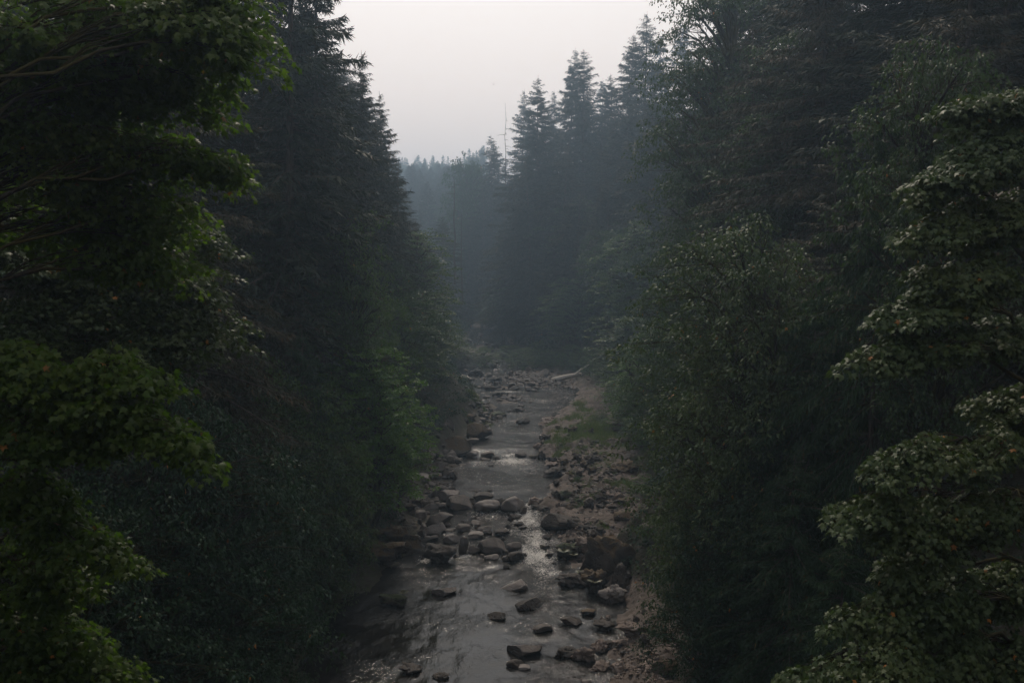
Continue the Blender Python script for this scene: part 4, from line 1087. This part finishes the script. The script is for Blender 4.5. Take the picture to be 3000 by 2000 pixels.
TP('fir_b', 800, -520, 68, 6.6, 'broad tall fir behind the near maple at the upper left')
TP('fir_a', 640, -450, 72, 6.2, 'tall hazy fir second from the near maple tip')
TP('hemlock', 700, 150, 68, 5.2, 'brownish hemlock in the middle of the left slope')
TP('hemlock_b', 860, 330, 82, 5.0, 'drooping brown hemlock left of the pointed skyline fir')
TP('hemlock', 560, -80, 50, 5.6, 'brownish hemlock just right of the near maple branches')
TP('hemlock_b', 770, 640, 66, 4.2, 'lower hemlock with hanging sprays above the shaded maples')
TP('hemlock', 960, 560, 92, 4.8, 'hemlock below the pointed skyline fir')
TP('hemlock_b', 620, 760, 54, 4.2, 'dark hemlock beside the olive maple')
TP('maple_low', 1075, 790, 96, 4.4, 'maple between the light green maple crown and the valley', mat='alder')
TP('cedar', 900, 950, 62, 3.6, 'dark green cedar on the left slope above the pale leaved maple')
TP('hemlock', 400, 200, 48, 5.5, 'dark hemlock behind the near maple at the upper left')
TP('fir_a', 380, -500, 60, 6.5, 'tall fir hidden behind the near maple')
TP('hemlock_b', 150, 300, 44, 6, 'dark hemlock behind the left edge of the near maple')

TP('maple_low', 620, 1090, 50, 4.0, 'shaded maple downhill of the drooping hemlocks on the left', mat='under')  # shade painted in by the darker leaf colour
TP('maple_low', 790, 1000, 60, 4.4, 'mid green maple in the centre of the left slope', mat='alder')
TP('maple_low', 890, 1110, 62, 3.8, 'mid green maple just uphill of the bright alder', mat='alder')
TP('maple_low', 985, 1060, 72, 3.6, 'mid green maple left of the bright alder crown', mat='alder')
TP('maple_a', 900, 800, 74, 4.6, 'hazy maple among the brown hemlocks of the left slope')
TP('maple_low', 1120, 700, 104, 5.0, 'maple between the skyline firs and the slim pointed broadleaf tree')
TP('maple_low', 1190, 960, 118, 4.6, 'dull maple above the left bank of the upper dark pool', mat='alder')
TP('maple_low', 1060, 1290, 82, 3.0, 'low maple touching the grey boulders of the left shore')
TP('maple_low', 760, 1380, 50, 3.0, 'dark maple at the left edge of the overhanging rust mossed boulder', mat='under')  # darker leaf colour stands in for shade
# right side, near to far
TP('fir_a', 2950, -600, 52, 7.5, 'tall dark fir standing behind the top of the near right maple')
TP('fir_b', 2740, -700, 64, 8, 'tall dark fir right of the pointed cedar, cut by the top edge')
TP('fir_a', 2500, -600, 76, 8, 'tall dark fir above the pointed cedar, cut by the top edge')
TP('fir_b', 2290, -420, 96, 8, 'tall dark fir right of the spreading maple, cut by the top edge')
TP('fir_a', 2160, -200, 120, 8, 'tall dark fir just behind the spreading maple')
for i, (px, py, Y, r_) in enumerate([(1600, 330, 262, 8.5), (1755, 330, 238, 8.5), (1560, 470, 236, 8), (1825, 300, 215, 8), (1480, 640, 262, 8), (1690, 560, 214, 8), (1540, 640, 250, 8), (1900, 260, 190, 7.5), (1620, 700, 232, 7.5), (1780, 520, 200, 7.5), (1410, 560, 330, 8), (1370, 640, 330, 8), (1730, 262, 300, 8), (1552, 340, 300, 8), (1475, 460, 318, 7.5), (1800, 210, 262, 8), (1620, 262, 310, 8)]):
    TP(('fir_a', 'fir_b', 'fir_c')[i % 3], px, py, Y, r_, 'one of the dark hazy firs massed below the right skyline', 'hazy firs below the right skyline')
TP('maple_c', 2195, 470, 46, 4.9, 'large grey green maple in the middle of the right slope', mat='maple_right', rot=2.4)
TP('maple_b', 2230, 690, 43, 4.4, 'leafy maple just below and right of the large grey green maple', mat='maple_right')
TP('maple_low', 2085, 1060, 52, 3.5, 'lower leafy maple bulging over the right bank', mat='maple_right')
TP('maple_low', 2075, 1330, 50, 2.7, 'low maple at the right bank beside the tall dark outcrop', mat='maple_right')
TP('maple_low', 2090, 1500, 44, 3.0, 'low dark maple above the bottom right shelf', mat='under')  # this maple and the next have shade put into their leaf colour
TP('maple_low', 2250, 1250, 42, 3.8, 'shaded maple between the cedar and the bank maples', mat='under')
TP('maple_a', 2010, 640, 78, 4.2, 'hazy maple crown left of the large grey green maple')
TP('maple_low', 2005, 860, 72, 3.2, 'shaded maple below the hazy maple crown on the right')
TP('maple_tall', 2110, -190, 90, 7.4, 'tall spreading maple leaning into the sky with dark limbs at the upper right')
TP('maple_tall', 2330, 60, 70, 6.0, 'tall dark maple behind the large grey green maple')
TP('cedar', 2585, 285, 38, 3.7, 'pointed green cedar with hanging sprays on the right')
TP('cedar', 2400, 850, 40, 3.4, 'smaller cedar left of and below the pointed cedar')
TP('cedar', 2330, 1330, 37, 3.3, 'low cedar with bright drooping sprays in the right shadow')
TP('cedar', 2480, 1560, 33, 3.0, 'low dark cedar at the bottom right behind the near maple')
TP('hemlock', 2230, 60, 74, 6.2, 'brown hemlock at the top right of the spreading maple')
TP('hemlock_b', 2440, -250, 64, 7, 'tall shaded hemlock above the large grey green maple')
TP('fir_a', 2650, -480, 58, 7, 'tall dark fir near the upper right corner')
TP('hemlock', 2830, -300, 46, 6, 'dark hemlock at the upper right corner')
TP('maple_c', 2800, -120, 36, 3.6, 'shaded maple hanging into the upper right corner')
TP('hemlock', 2450, 420, 52, 5, 'dark hemlock left of the pointed cedar')
TP('hemlock_b', 2760, 330, 44, 5, 'dark hemlock between the cedar and the near right maple')
TP('alder_a', 1880, 1000, 112, 3.6, 'yellowish green alder on the right bank behind the shelf', mat='bright_shrub')
TP('alder_b', 1835, 1090, 124, 2.6, 'small yellow green alder in front of the yellowish one')
TP('alder_a', 1930, 920, 98, 3.8, 'dull green alder above the yellowish alder')
TP('alder_b', 1835, 900, 150, 5.0, 'thin hazy alder leaning over the fallen log')
TP('alder_a', 1670, 810, 205, 6.0, 'hazy alder with light branches behind the gravel bar')
TP('alder_b', 1600, 930, 235, 5.0, 'low hazy alder at the far end of the gravel bar')
TP('alder_a', 1860, 640, 172, 6.5, 'hazy brownish broadleaf tree right of the tall firs')
TP('leafy_far', 1800, 640, 190, 6.5, 'hazy rounded maple between the tall firs and the spreading maple')
TP('leafy_far', 1520, 770, 260, 8.0, 'hazy maple where the right bank meets the valley')
TP('leafy_far', 1470, 860, 285, 6.5, 'low hazy maple at the corner of the river bend')
TP('fir_a', 1575, 222, 250, 9.0, 'dark fir standing in front at the right skyline beside the bare snag')
TP('fir_b', 1518, 262, 330, 8.5, 'paler fir between the bare snag and the dark front fir')
TP('fir_a', 1658, 138, 272, 9.0, 'left one of the twin tall firs at the right skyline')
TP('fir_b', 1709, 142, 252, 9.4, 'right one of the twin tall firs at the right skyline')
TP('fir_far_b', 1768, 232, 340, 8.0, 'pale fir in the gap right of the twin firs')
TP('fir_a', 1838, 94, 242, 8.6, 'tall fir second from the spreading maple at the right skyline')
TP('fir_b', 1888, 30, 225, 9.0, 'tallest sharp tipped fir at the right skyline')
TP('fir_far_b', 1950, 90, 270, 8.0, 'pale fir between the tallest fir and the spreading maple')
TP('fir_far', 2010, 60, 300, 8.5, 'pale fir partly behind the spreading maple')
TP('fir_c', 1433, 392, 335, 9.0, 'hazy fir at the low end of the right skyline')
TP('leafy_far', 1375, 430, 350, 9.0, 'hazy bushy tree at the low end of the right skyline')
TP('fir_c', 1462, 420, 345, 7, 'pale fir between the hazy low fir and the bare snag')
TP('fir_b', 1295, 632, 262, 6.4, 'lone dark fir in the haze at the river bend', mat='needle')
TP('fir_c', 1640, 420, 225, 7.5, 'dark fir below the twin firs')
TP('fir_c', 1510, 480, 250, 7.0, 'dark fir below the front skyline fir on its river side')

for i, (px, py) in enumerate([(1420, 1075), (1520, 1082), (1560, 1075), (1600, 1085), (1700, 1100), (1750, 1120), (1790, 1150), (1800, 1190), (1660, 1085), (1480, 1060), (1830, 1260)]):
    g_ = hitground(px, py)
    tree('shrub_a', g_[0] + (1.5 if px > 1450 else 0), g_[1] + 2, gz(g_[0], g_[1] + 2), 4.5 + i % 3, 3.2 + (i % 2) * .8, 'one of the hazy shrubs crowding the right bank around the gravel bar', 'shrubs behind the gravel bar')
for i, (cx_, cy_, hh, lab_) in enumerate([(1935, 610, 3.4, 'yellow green shrub behind the dark boulder at the back of the right shelf'), (2010, 660, 3.0, 'rounded yellow green shrub right of the dark boulder at the back of the shelf'),
        (2085, 760, 2.8, 'low leafy shrub at the right rim of the upper shelf'), (2120, 890, 2.6, 'leafy shrub above the long brown mound'), (2100, 1040, 2.2, 'small shrub at the right rim of the lower shelf'), (1800, 560, 2.4, 'small bright shrub among the grass tufts at the back of the shelf')]):
    g_ = hitground(*C4(cx_, cy_)); tree('shrub_b' if i % 2 == 0 else 'shrub_a', g_[0], g_[1], gz(g_[0], g_[1]), hh, hh * .62, lab_)
# snags
def snag(px, py, Y, hh, r0, label, seed, mt='bark'):
    p = at(px, py, Y); rs_ = np.random.RandomState(seed)
    root = link('dead_tree', None, label=label, category='dead tree'); root.location = (p[0], Y, p[2] - hh)
    vf = VF(); t = np.linspace(0, 1, 8); q = np.stack([rs_.normal(size=8) * .12, rs_.normal(size=8) * .1, t * hh], 1)
    tube(vf, q, r0 * (1 - t * .85), 7); link('trunk', vf.mesh('snag_trunk', M[mt], True), root)
    vf = VF()
    for k in range(16):
        z = hh * rs_.uniform(.35, .92); a = rs_.uniform(0, 6.28); L = rs_.uniform(.8, 3.2)
        tube(vf, [(0, 0, z), (math.cos(a) * L * .5, math.sin(a) * L * .5, z + .1), (math.cos(a) * L, math.sin(a) * L, z - .3)], [.09, .06, .02], 4)
    link('branches', vf.mesh('snag_branches', M[mt], True), root)
snag(1481, 302, 300, 40, .20, 'bare dead tree spiking above the right skyline', 1)
snag(1331, 516, 255, 32, .36, 'thin bare leaning dead tree in the hazy middle of the valley', 2, 'bark')
snag(1352, 610, 250, 28, .22, 'second thin bare trunk right of the leaning dead tree', 3, 'bark')

# bird
p = at(1446, 248, 160); vf = VF()
tube(vf, [(-.22, 0, 0), (-.05, 0, .02), (.12, 0, .03), (.24, 0, .02)], [.02, .06, .055, .01], 6)
bird = link('bird', vf.mesh('bird_body', M['rock_dark'], True), label='tiny dark bird flying alone in the pale sky', category='bird'); bird.location = p; bird.scale = (.6, .6, .6)
vf = VF()
for s in (-1, 1): vf.add([(.1, .03 * s, .03), (-.08, .03 * s, .03), (-.10, .34 * s, .16), (.02, .62 * s, .10)], [(0, 1, 2), (0, 2, 3)])
link('wings', vf.mesh('bird_wings', M['rock_dark']), bird)

# ---- forest filling the slopes; a tree is kept only where the valley, the river and the sky stay open
XL = ([-2000, 0, 150, 260, 400, 600, 640, 750, 900, 1000, 1080, 1180, 1300, 1400, 1500, 1580, 1700, 2000], [1000, 1000, 1005, 1110, 1180, 1195, 1230, 1265, 1310, 1320, 1310, 1290, 1230, 1180, 1130, 1050, 1030, 850])
XRn = ([-2000, 0, 100, 200, 300, 500, 700, 850, 1000, 1200, 1300, 1400, 1600, 1750, 1850, 2000], [1990, 1970, 1955, 1910, 1900, 1925, 1890, 1870, 1930, 1975, 1990, 1970, 1940, 1890, 1960, 1990])
XRm = ([-2000, 0, 95, 140, 223, 300, 450, 600, 800, 900, 1000, 1080, 1100, 2000], [1960, 1890, 1850, 1680, 1600, 1560, 1490, 1450, 1435, 1440, 1460, 1500, 1700, 1950])
def ok_open(x, y, z, hh, rad):
    for f in (0, .04, .12, .25, .4, .6, .8, .95):
        w = rad * min(1, (f / .6) ** .8) if f else 0
        for s in (-1, 1):
            u, v = proj((x + s * w, y, z + hh * (1 - f)))
            if x < np.interp(y, CY, CX):
                if u > np.interp(v, *XL): return False
            elif y < 190:
                if u < np.interp(v, *XRn): return False
            elif y < YEND + 15:
                if u < np.interp(v, *XRm): return False
    return True
rf = random.Random(11)
SKIP = set(((-1269,9493),(-1257,9412),(-1236,9544),(-1218,9269),(-1212,9463),(-1176,8864),(-1164,9222),(-1162,9013),(-1156,9355),(-1154,9496),(-1145,9142),(-1140,8817),(-1125,9298),(-1118,8472),(-1118,8905),(-1107,8391),(-1092,9191),(-1090,9080),(-1076,9377),(-1074,8995),(-1073,8718),(-1067,8505),(-1056,7908),(-1054,8889),(-1053,8151),(-1053,9437),(-1049,7994),(-1047,8378),(-1041,9236),(-1038,8789),(-1029,7738),(-1021,8979),(-1019,8063),(-1019,9057),(-1004,9335),(-1001,8668),(-992,8264),(-991,8903),(-990,7917),(-988,8339),(-983,7665),(-982,8748),(-981,7973),(-979,9198),(-971,9535),(-958,9460),(-957,8396),(-952,8141),(-939,7453),(-937,7391),(-937,8630),(-936,8015),(-932,7551),(-911,8916),(-909,8093),(-908,7710),(-905,8824),(-893,7900),(-885,7769),(-883,8366),(-879,7495),(-879,8751),(-864,8588),(-858,8522),(-856,9223),(-853,7341),(-852,7597),(-851,9547),(-846,9432),(-844,8924),(-829,8706),(-826,9092),(-822,7835),(-820,7490),(-816,7420),(-813,9329),(-810,8815),(-809,8154),(-808,7992),(-808,8390),(-805,6951),(-801,8536),(-795,9263),(-789,8308),(-780,7325),(-779,7250),(-759,6882),(-755,7508),(-754,8722),(-751,8130),(-750,9147),(-746,9354),(-744,8912),(-739,8367),(-737,7923),(-729,8425),(-727,9501),(-723,8642),(-722,8977),(-721,7983),(-717,9204),(-715,8563),(-713,7614),(-710,7782),(-706,8799),(-703,7851),(-702,8311),(-700,7552),(-696,9084),(-685,9354),(-679,8495),(-678,9248),(-673,8948),(-665,8723),(-661,9170),(-653,7457),(-651,9302),(-650,8814),(-639,7730),(-635,9444),(-634,7034),(-634,8660),(-630,7618),(-629,8444),(-627,4698),(-610,9093),(-609,8159),(-607,8612),(-604,7423),(-600,7841),(-600,9180),(-600,9516),(-588,8013),(-588,8525),(-588,8719),(-587,7341),(-583,4439),(-581,9009),(-577,9251),(-574,9315),(-571,7931),(-570,8346),(-560,9387),(-553,7685),(-552,8583),(-550,6892),(-548,4330),(-547,8883),(-545,6819),(-540,8774),(-536,8222),(-531,4206),(-531,7857),(-528,8694),(-524,9511),(-523,3996),(-519,7361),(-516,8371),(-514,7489),(-512,9065),(-510,9411),(-499,7965),(-489,8119),(-484,7604),(-484,8750),(-483,8950),(-470,8181),(-466,4730),(-466,8628),(-466,9018),(-464,4051),(-463,4167),(-463,8511),(-463,8695),(-462,9221),(-462,9289),(-461,7422),(-455,6938),(-453,8415),(-449,8861),(-448,7131),(-448,7676),(-445,3968),(-445,7905),(-444,8345),(-437,8047),(-436,7277),(-436,9502),(-433,9127),(-431,7003),(-421,7556),(-418,6897),(-413,8568),(-409,7850),(-407,9178),(-405,8941),(-395,9379),(-393,8790),(-392,9073),(-391,8138),(-373,8026),(-371,7648),(-370,8275),(-366,9313),(-365,3886),(-365,8636),(-363,8418),(-362,8892),(-361,7546),(-359,9440),(-356,9030),(-354,7781),(-354,8330),(-353,6629),(-353,7010),(-346,9499),(-344,8102),(-343,8693),(-340,6385),(-338,8800),(-333,6729),(-331,7982),(-330,7184),(-329,8160),(-321,9357),(-320,6880),(-315,8541),(-311,6938),(-306,7905),(-300,8243),(-299,6062),(-299,8034),(-297,7334),(-293,8956),(-292,6541),(-284,7003),(-282,7150),(-281,8116),(-278,5705),(-277,7443),(-276,6293),(-275,7590),(-274,6445),(-264,7083),(-255,5199),(-253,6192),(-252,6590),(-245,4920),(-243,4471),(-230,4787),(-226,7041),(-206,4279),(-204,4429),(-197,4649),(-176,4822),(-174,4110),(-149,3641),(-147,4429)))   # far trees that stand wholly behind others
_n = [0]
def skip(x, y):
    _n[0] = (round(x * 10), round(y * 10))
    if _n[0] in SKIP: TREES.append((x, y)); return True
    return False
EXPL = list(VIS)
cnt = 0; IDX = {}
lab = {
 ('L', 'fir'): 'one of the dark firs packed behind the left slope trees', ('R', 'fir'): 'one of the dark firs packed behind the right slope trees',
 ('L', 'hemlock'): 'one of the brownish hemlocks filling the left slope', ('R', 'hemlock'): 'one of the brownish hemlocks filling the right slope',
 ('L', 'maple'): 'one of the dull green maples lower on the left slope', ('R', 'maple'): 'one of the dull green maples lower on the right slope',
 ('L', 'alder'): 'one of the small alders along the left bank', ('R', 'alder'): 'one of the small alders along the right bank',
 ('L', 'leafy'): 'one of the hazy round crowned maples down the left side of the valley', ('R', 'leafy'): 'one of the hazy round crowned maples down the right side of the valley'}
def try_tree(x, y, kit, hh, rad, mind):
    global cnt
    if any((x - a) ** 2 + (y - b) ** 2 < mind * mind for a, b in TREES): return
    z = gz(x, y)
    if not ok_open(x, y, z, hh, rad): return
    for eu, ev, ey in EXPL:
        if ey > y + 2:
            k = (791 - 0)  # keep the placed trees in sight
            u0, v0 = proj((x, y, z + hh)); ww = rad / y * F * 1.05
            if abs(eu - u0) < ww + 25 and ev > v0 - 10 and ev < v0 + hh / y * F: return
    u, v = proj((x, y, z + hh * .6))
    if not (-350 < u < 3350): return
    sd_ = 'L' if x < np.interp(y, CY, CX) else 'R'; sp = kit.split('_')[0]
    far = y > 150; cnt += 1
    if skip(x, y): return
    _o = tree(kit, x, y, z, hh, rad, lab[(sd_, sp)] + (', deep in the haze' if far and sp != 'leafy' else ''), ('far ' if far else '') + SPN[sp].replace('_', ' ') + 's on the ' + ('left' if sd_ == 'L' else 'right') + ' slope'); IDX[_o.name] = _n[0]
for k in range(2600):
    if cnt > 190: break
    y = rf.uniform(34, 345); side = rf.choice([-1, 1])
    c = np.interp(y, CY, CX); w = np.interp(y, CY, CW) + (np.interp(y, SH_Y, SH_W) if side > 0 else 1)
    off = rf.uniform(1.0, 34) + w
    if y < 75 and off < w + 9: continue
    x = c + side * off
    up = off - w
    if up < 6: kit = rf.choice(['alder_a', 'alder_b', 'maple_a', 'maple_b'] if y < 150 else ['alder_a', 'leafy_far', 'maple_b']); hh = rf.uniform(9, 17)
    elif up < 15: kit = rf.choice(['maple_a', 'maple_b', 'hemlock', 'hemlock_b', 'fir_c'] if y < 180 else ['leafy_far', 'fir_c', 'hemlock', 'fir_far']); hh = rf.uniform(16, 30)
    else: kit = rf.choice(['fir_a', 'fir_b', 'fir_c', 'hemlock', 'hemlock_b'] if y < 200 else ['fir_far', 'fir_far_b', 'fir_c', 'fir_b']); hh = rf.uniform(28, 46)
    h0, r0 = KIT[kit][0], KIT[kit][1]
    rad = r0 * (hh / h0) * rf.uniform(.85, 1.1) if hh > h0 * .8 else r0 * (hh / h0) ** .8
    try_tree(x, y, kit, hh, rad, 3.6 + y / 90)
# the hill that closes the valley
c2 = 0; rf = random.Random(99)
SKY_X = [1130, 1190, 1215, 1240, 1290, 1340, 1380, 1440, 1500]; SKY_Y_ = [440, 470, 462, 470, 462, 468, 430, 400, 330]
for k in range(7000):
    if c2 > 330: break
    y = YEND + 25 + (930 - YEND) * rf.random() ** .8; u = rf.uniform(1165, 1420); x = (u - 1500) / F * y
    d, _, _ = river_dist(np.array([x]), np.array([y]))
    if d[0] < 7: continue
    if any((x - a) ** 2 + (y - b) ** 2 < 30 for a, b in TREES): continue
    z = gz(x, y); kit = rf.choice(['fir_far', 'fir_far_b', 'fir_far', 'fir_far_b', 'leafy_far']); hh = rf.uniform(24, 42) if kit != 'leafy_far' else rf.uniform(16, 24)
    uu, vv = proj((x, y, z + hh)); lim = np.interp(uu, SKY_X, SKY_Y_) + rf.uniform(-14, 26) + max(0, 780 - y) * rf.uniform(.12, .5)
    if vv < lim:
        hh2 = hh - (lim - vv) / F * y
        if hh2 < 14: continue
        hh = hh2
    rad = KIT[kit][1] * (hh / KIT[kit][0]) ** .8 * rf.uniform(.9, 1.1)
    c2 += 1
    if skip(x, y): continue
    _o = tree(kit, x, y, z, hh, rad * (1.0 if hh > 22 else .8), ('pale hazy fir' if 'fir' in kit else 'pale hazy round crowned tree') + ' on the far hill closing the valley', 'far hill ' + ('firs' if 'fir' in kit else 'broadleaf trees')); IDX[_o.name] = _n[0]
for k in range(900):                      # the middle of that hill
    if c2 > 420: break
    y = rf.uniform(430, 610); u = rf.uniform(1185, 1400); x = (u - 1500) / F * y
    if any((x - a) ** 2 + (y - b) ** 2 < 22 for a, b in TREES if b > 400 and (round(a * 10), round(b * 10)) not in SKIP): continue
    z = gz(x, y); gv = proj((x, y, z))[1]; hh = (gv - rf.uniform(478, 590)) / F * y
    if not 11 < hh < 34: continue
    tree(rf.choice(['fir_far', 'fir_far_b']), x, y, z, hh, 1.2 + hh * .13, 'hazy fir standing on the middle slope of the far hill', 'far hill middle firs'); c2 += 1; TREES.append((x, y))
# the forest goes on unseen beside and behind the bridge, added to block light
for (x, y, kit, hh) in [(-17, 3, 'maple_c', 26), (-22, -6, 'hemlock', 38), (-16, -14, 'maple_a', 24), (-26, 8, 'fir_a', 44), (17, 6, 'maple_c', 26), (22, -4, 'hemlock', 38), (16, -14, 'maple_b', 24), (27, 10, 'fir_a', 44), (25, 28, 'fir_b', 44), (-28, 30, 'fir_b', 44), (24, -22, 'fir_b', 44), (-24, -24, 'fir_b', 44), (14, -26, 'maple_a', 24), (-15, -30, 'maple_b', 24), (22, 20, 'hemlock_b', 38), (-25, 20, 'hemlock_b', 38)]:
    tree(kit, x, y, gz(x, y), hh, None, 'unseen shading %s added beside the viewpoint on the %s slope' % (SPN[kit.split('_')[0]].replace('_', ' '), 'left' if x < 0 else 'right'), 'trees beside the viewpoint')

# ---- undergrowth
ru = np.random.RandomState(8); vf = VF(); vf2 = VF()
n = 8000
Yu = 28 + 320 * ru.rand(n) ** 1.25; side = ru.choice([-1, 1], n)
w = np.interp(Yu, CY, CW) + np.where(side > 0, np.interp(Yu, SH_Y, SH_W) + .8, np.where((Yu > 78) & (Yu < 160), 3.2, 1.4))
up = 26 * ru.rand(n) ** 1.5
Xu = np.interp(Yu, CY, CX) + side * (w + up); Zu = ground(Xu, Yu)
cs = np.stack([Xu, Yu, Zu + .5], 1)
sz = 1 + Yu / 130
near = Yu < 150
for msk, vv, mm, ls in ((near, vf, 24, .30), (~near, vf, 14, .62)):
    C = cs[msk]; hh_ = ru.uniform(.2, 1.2, len(C)); C[:, 2] += hh_
    clusters(vv, C, 1.0 if msk is near else 1.9, len(C), mm, ru, ls, KITE_V, KITE_F, .5)
link('undergrowth', vf.mesh('undergrowth', M['under']), kind='stuff', label='low leafy undergrowth covering both gorge slopes', category='undergrowth')

# ------------------------------------------------------------------ haze
def haze():
    V = np.array([(x, y, z) for x in (-1620, 1620) for y in (-720, 2720) for z in (-9, 240)], float)
    Fc = [(0, 1, 3, 2), (4, 6, 7, 5), (0, 4, 5, 1), (2, 3, 7, 6), (0, 2, 6, 4), (1, 5, 7, 3)]
    m, nt, out = mat_new('smoke_haze')
    v = node(nt, 'ShaderNodeVolumePrincipled')
    v.inputs['Color'].default_value = (.47, .64, .82, 1); v.inputs['Density'].default_value = .00092; v.inputs['Anisotropy'].default_value = .5
    nt.links.new(v.outputs[0], out.inputs['Volume'])
    return link('haze', make_mesh('haze', V, np.array(Fc), m), kind='stuff', label='thin blue grey smoke haze filling the gorge')
haze()
print('TREES', len(TREES), cnt, c2, 'tris', sum(len(m.polygons) for m in bpy.data.meshes if m.users))
print('max z', max(max((o.matrix_basis @ Vector(c))[2] for c in o.bound_box) for o in bpy.data.objects if o.type == 'MESH' and o.parent is None and o.name != 'haze'))
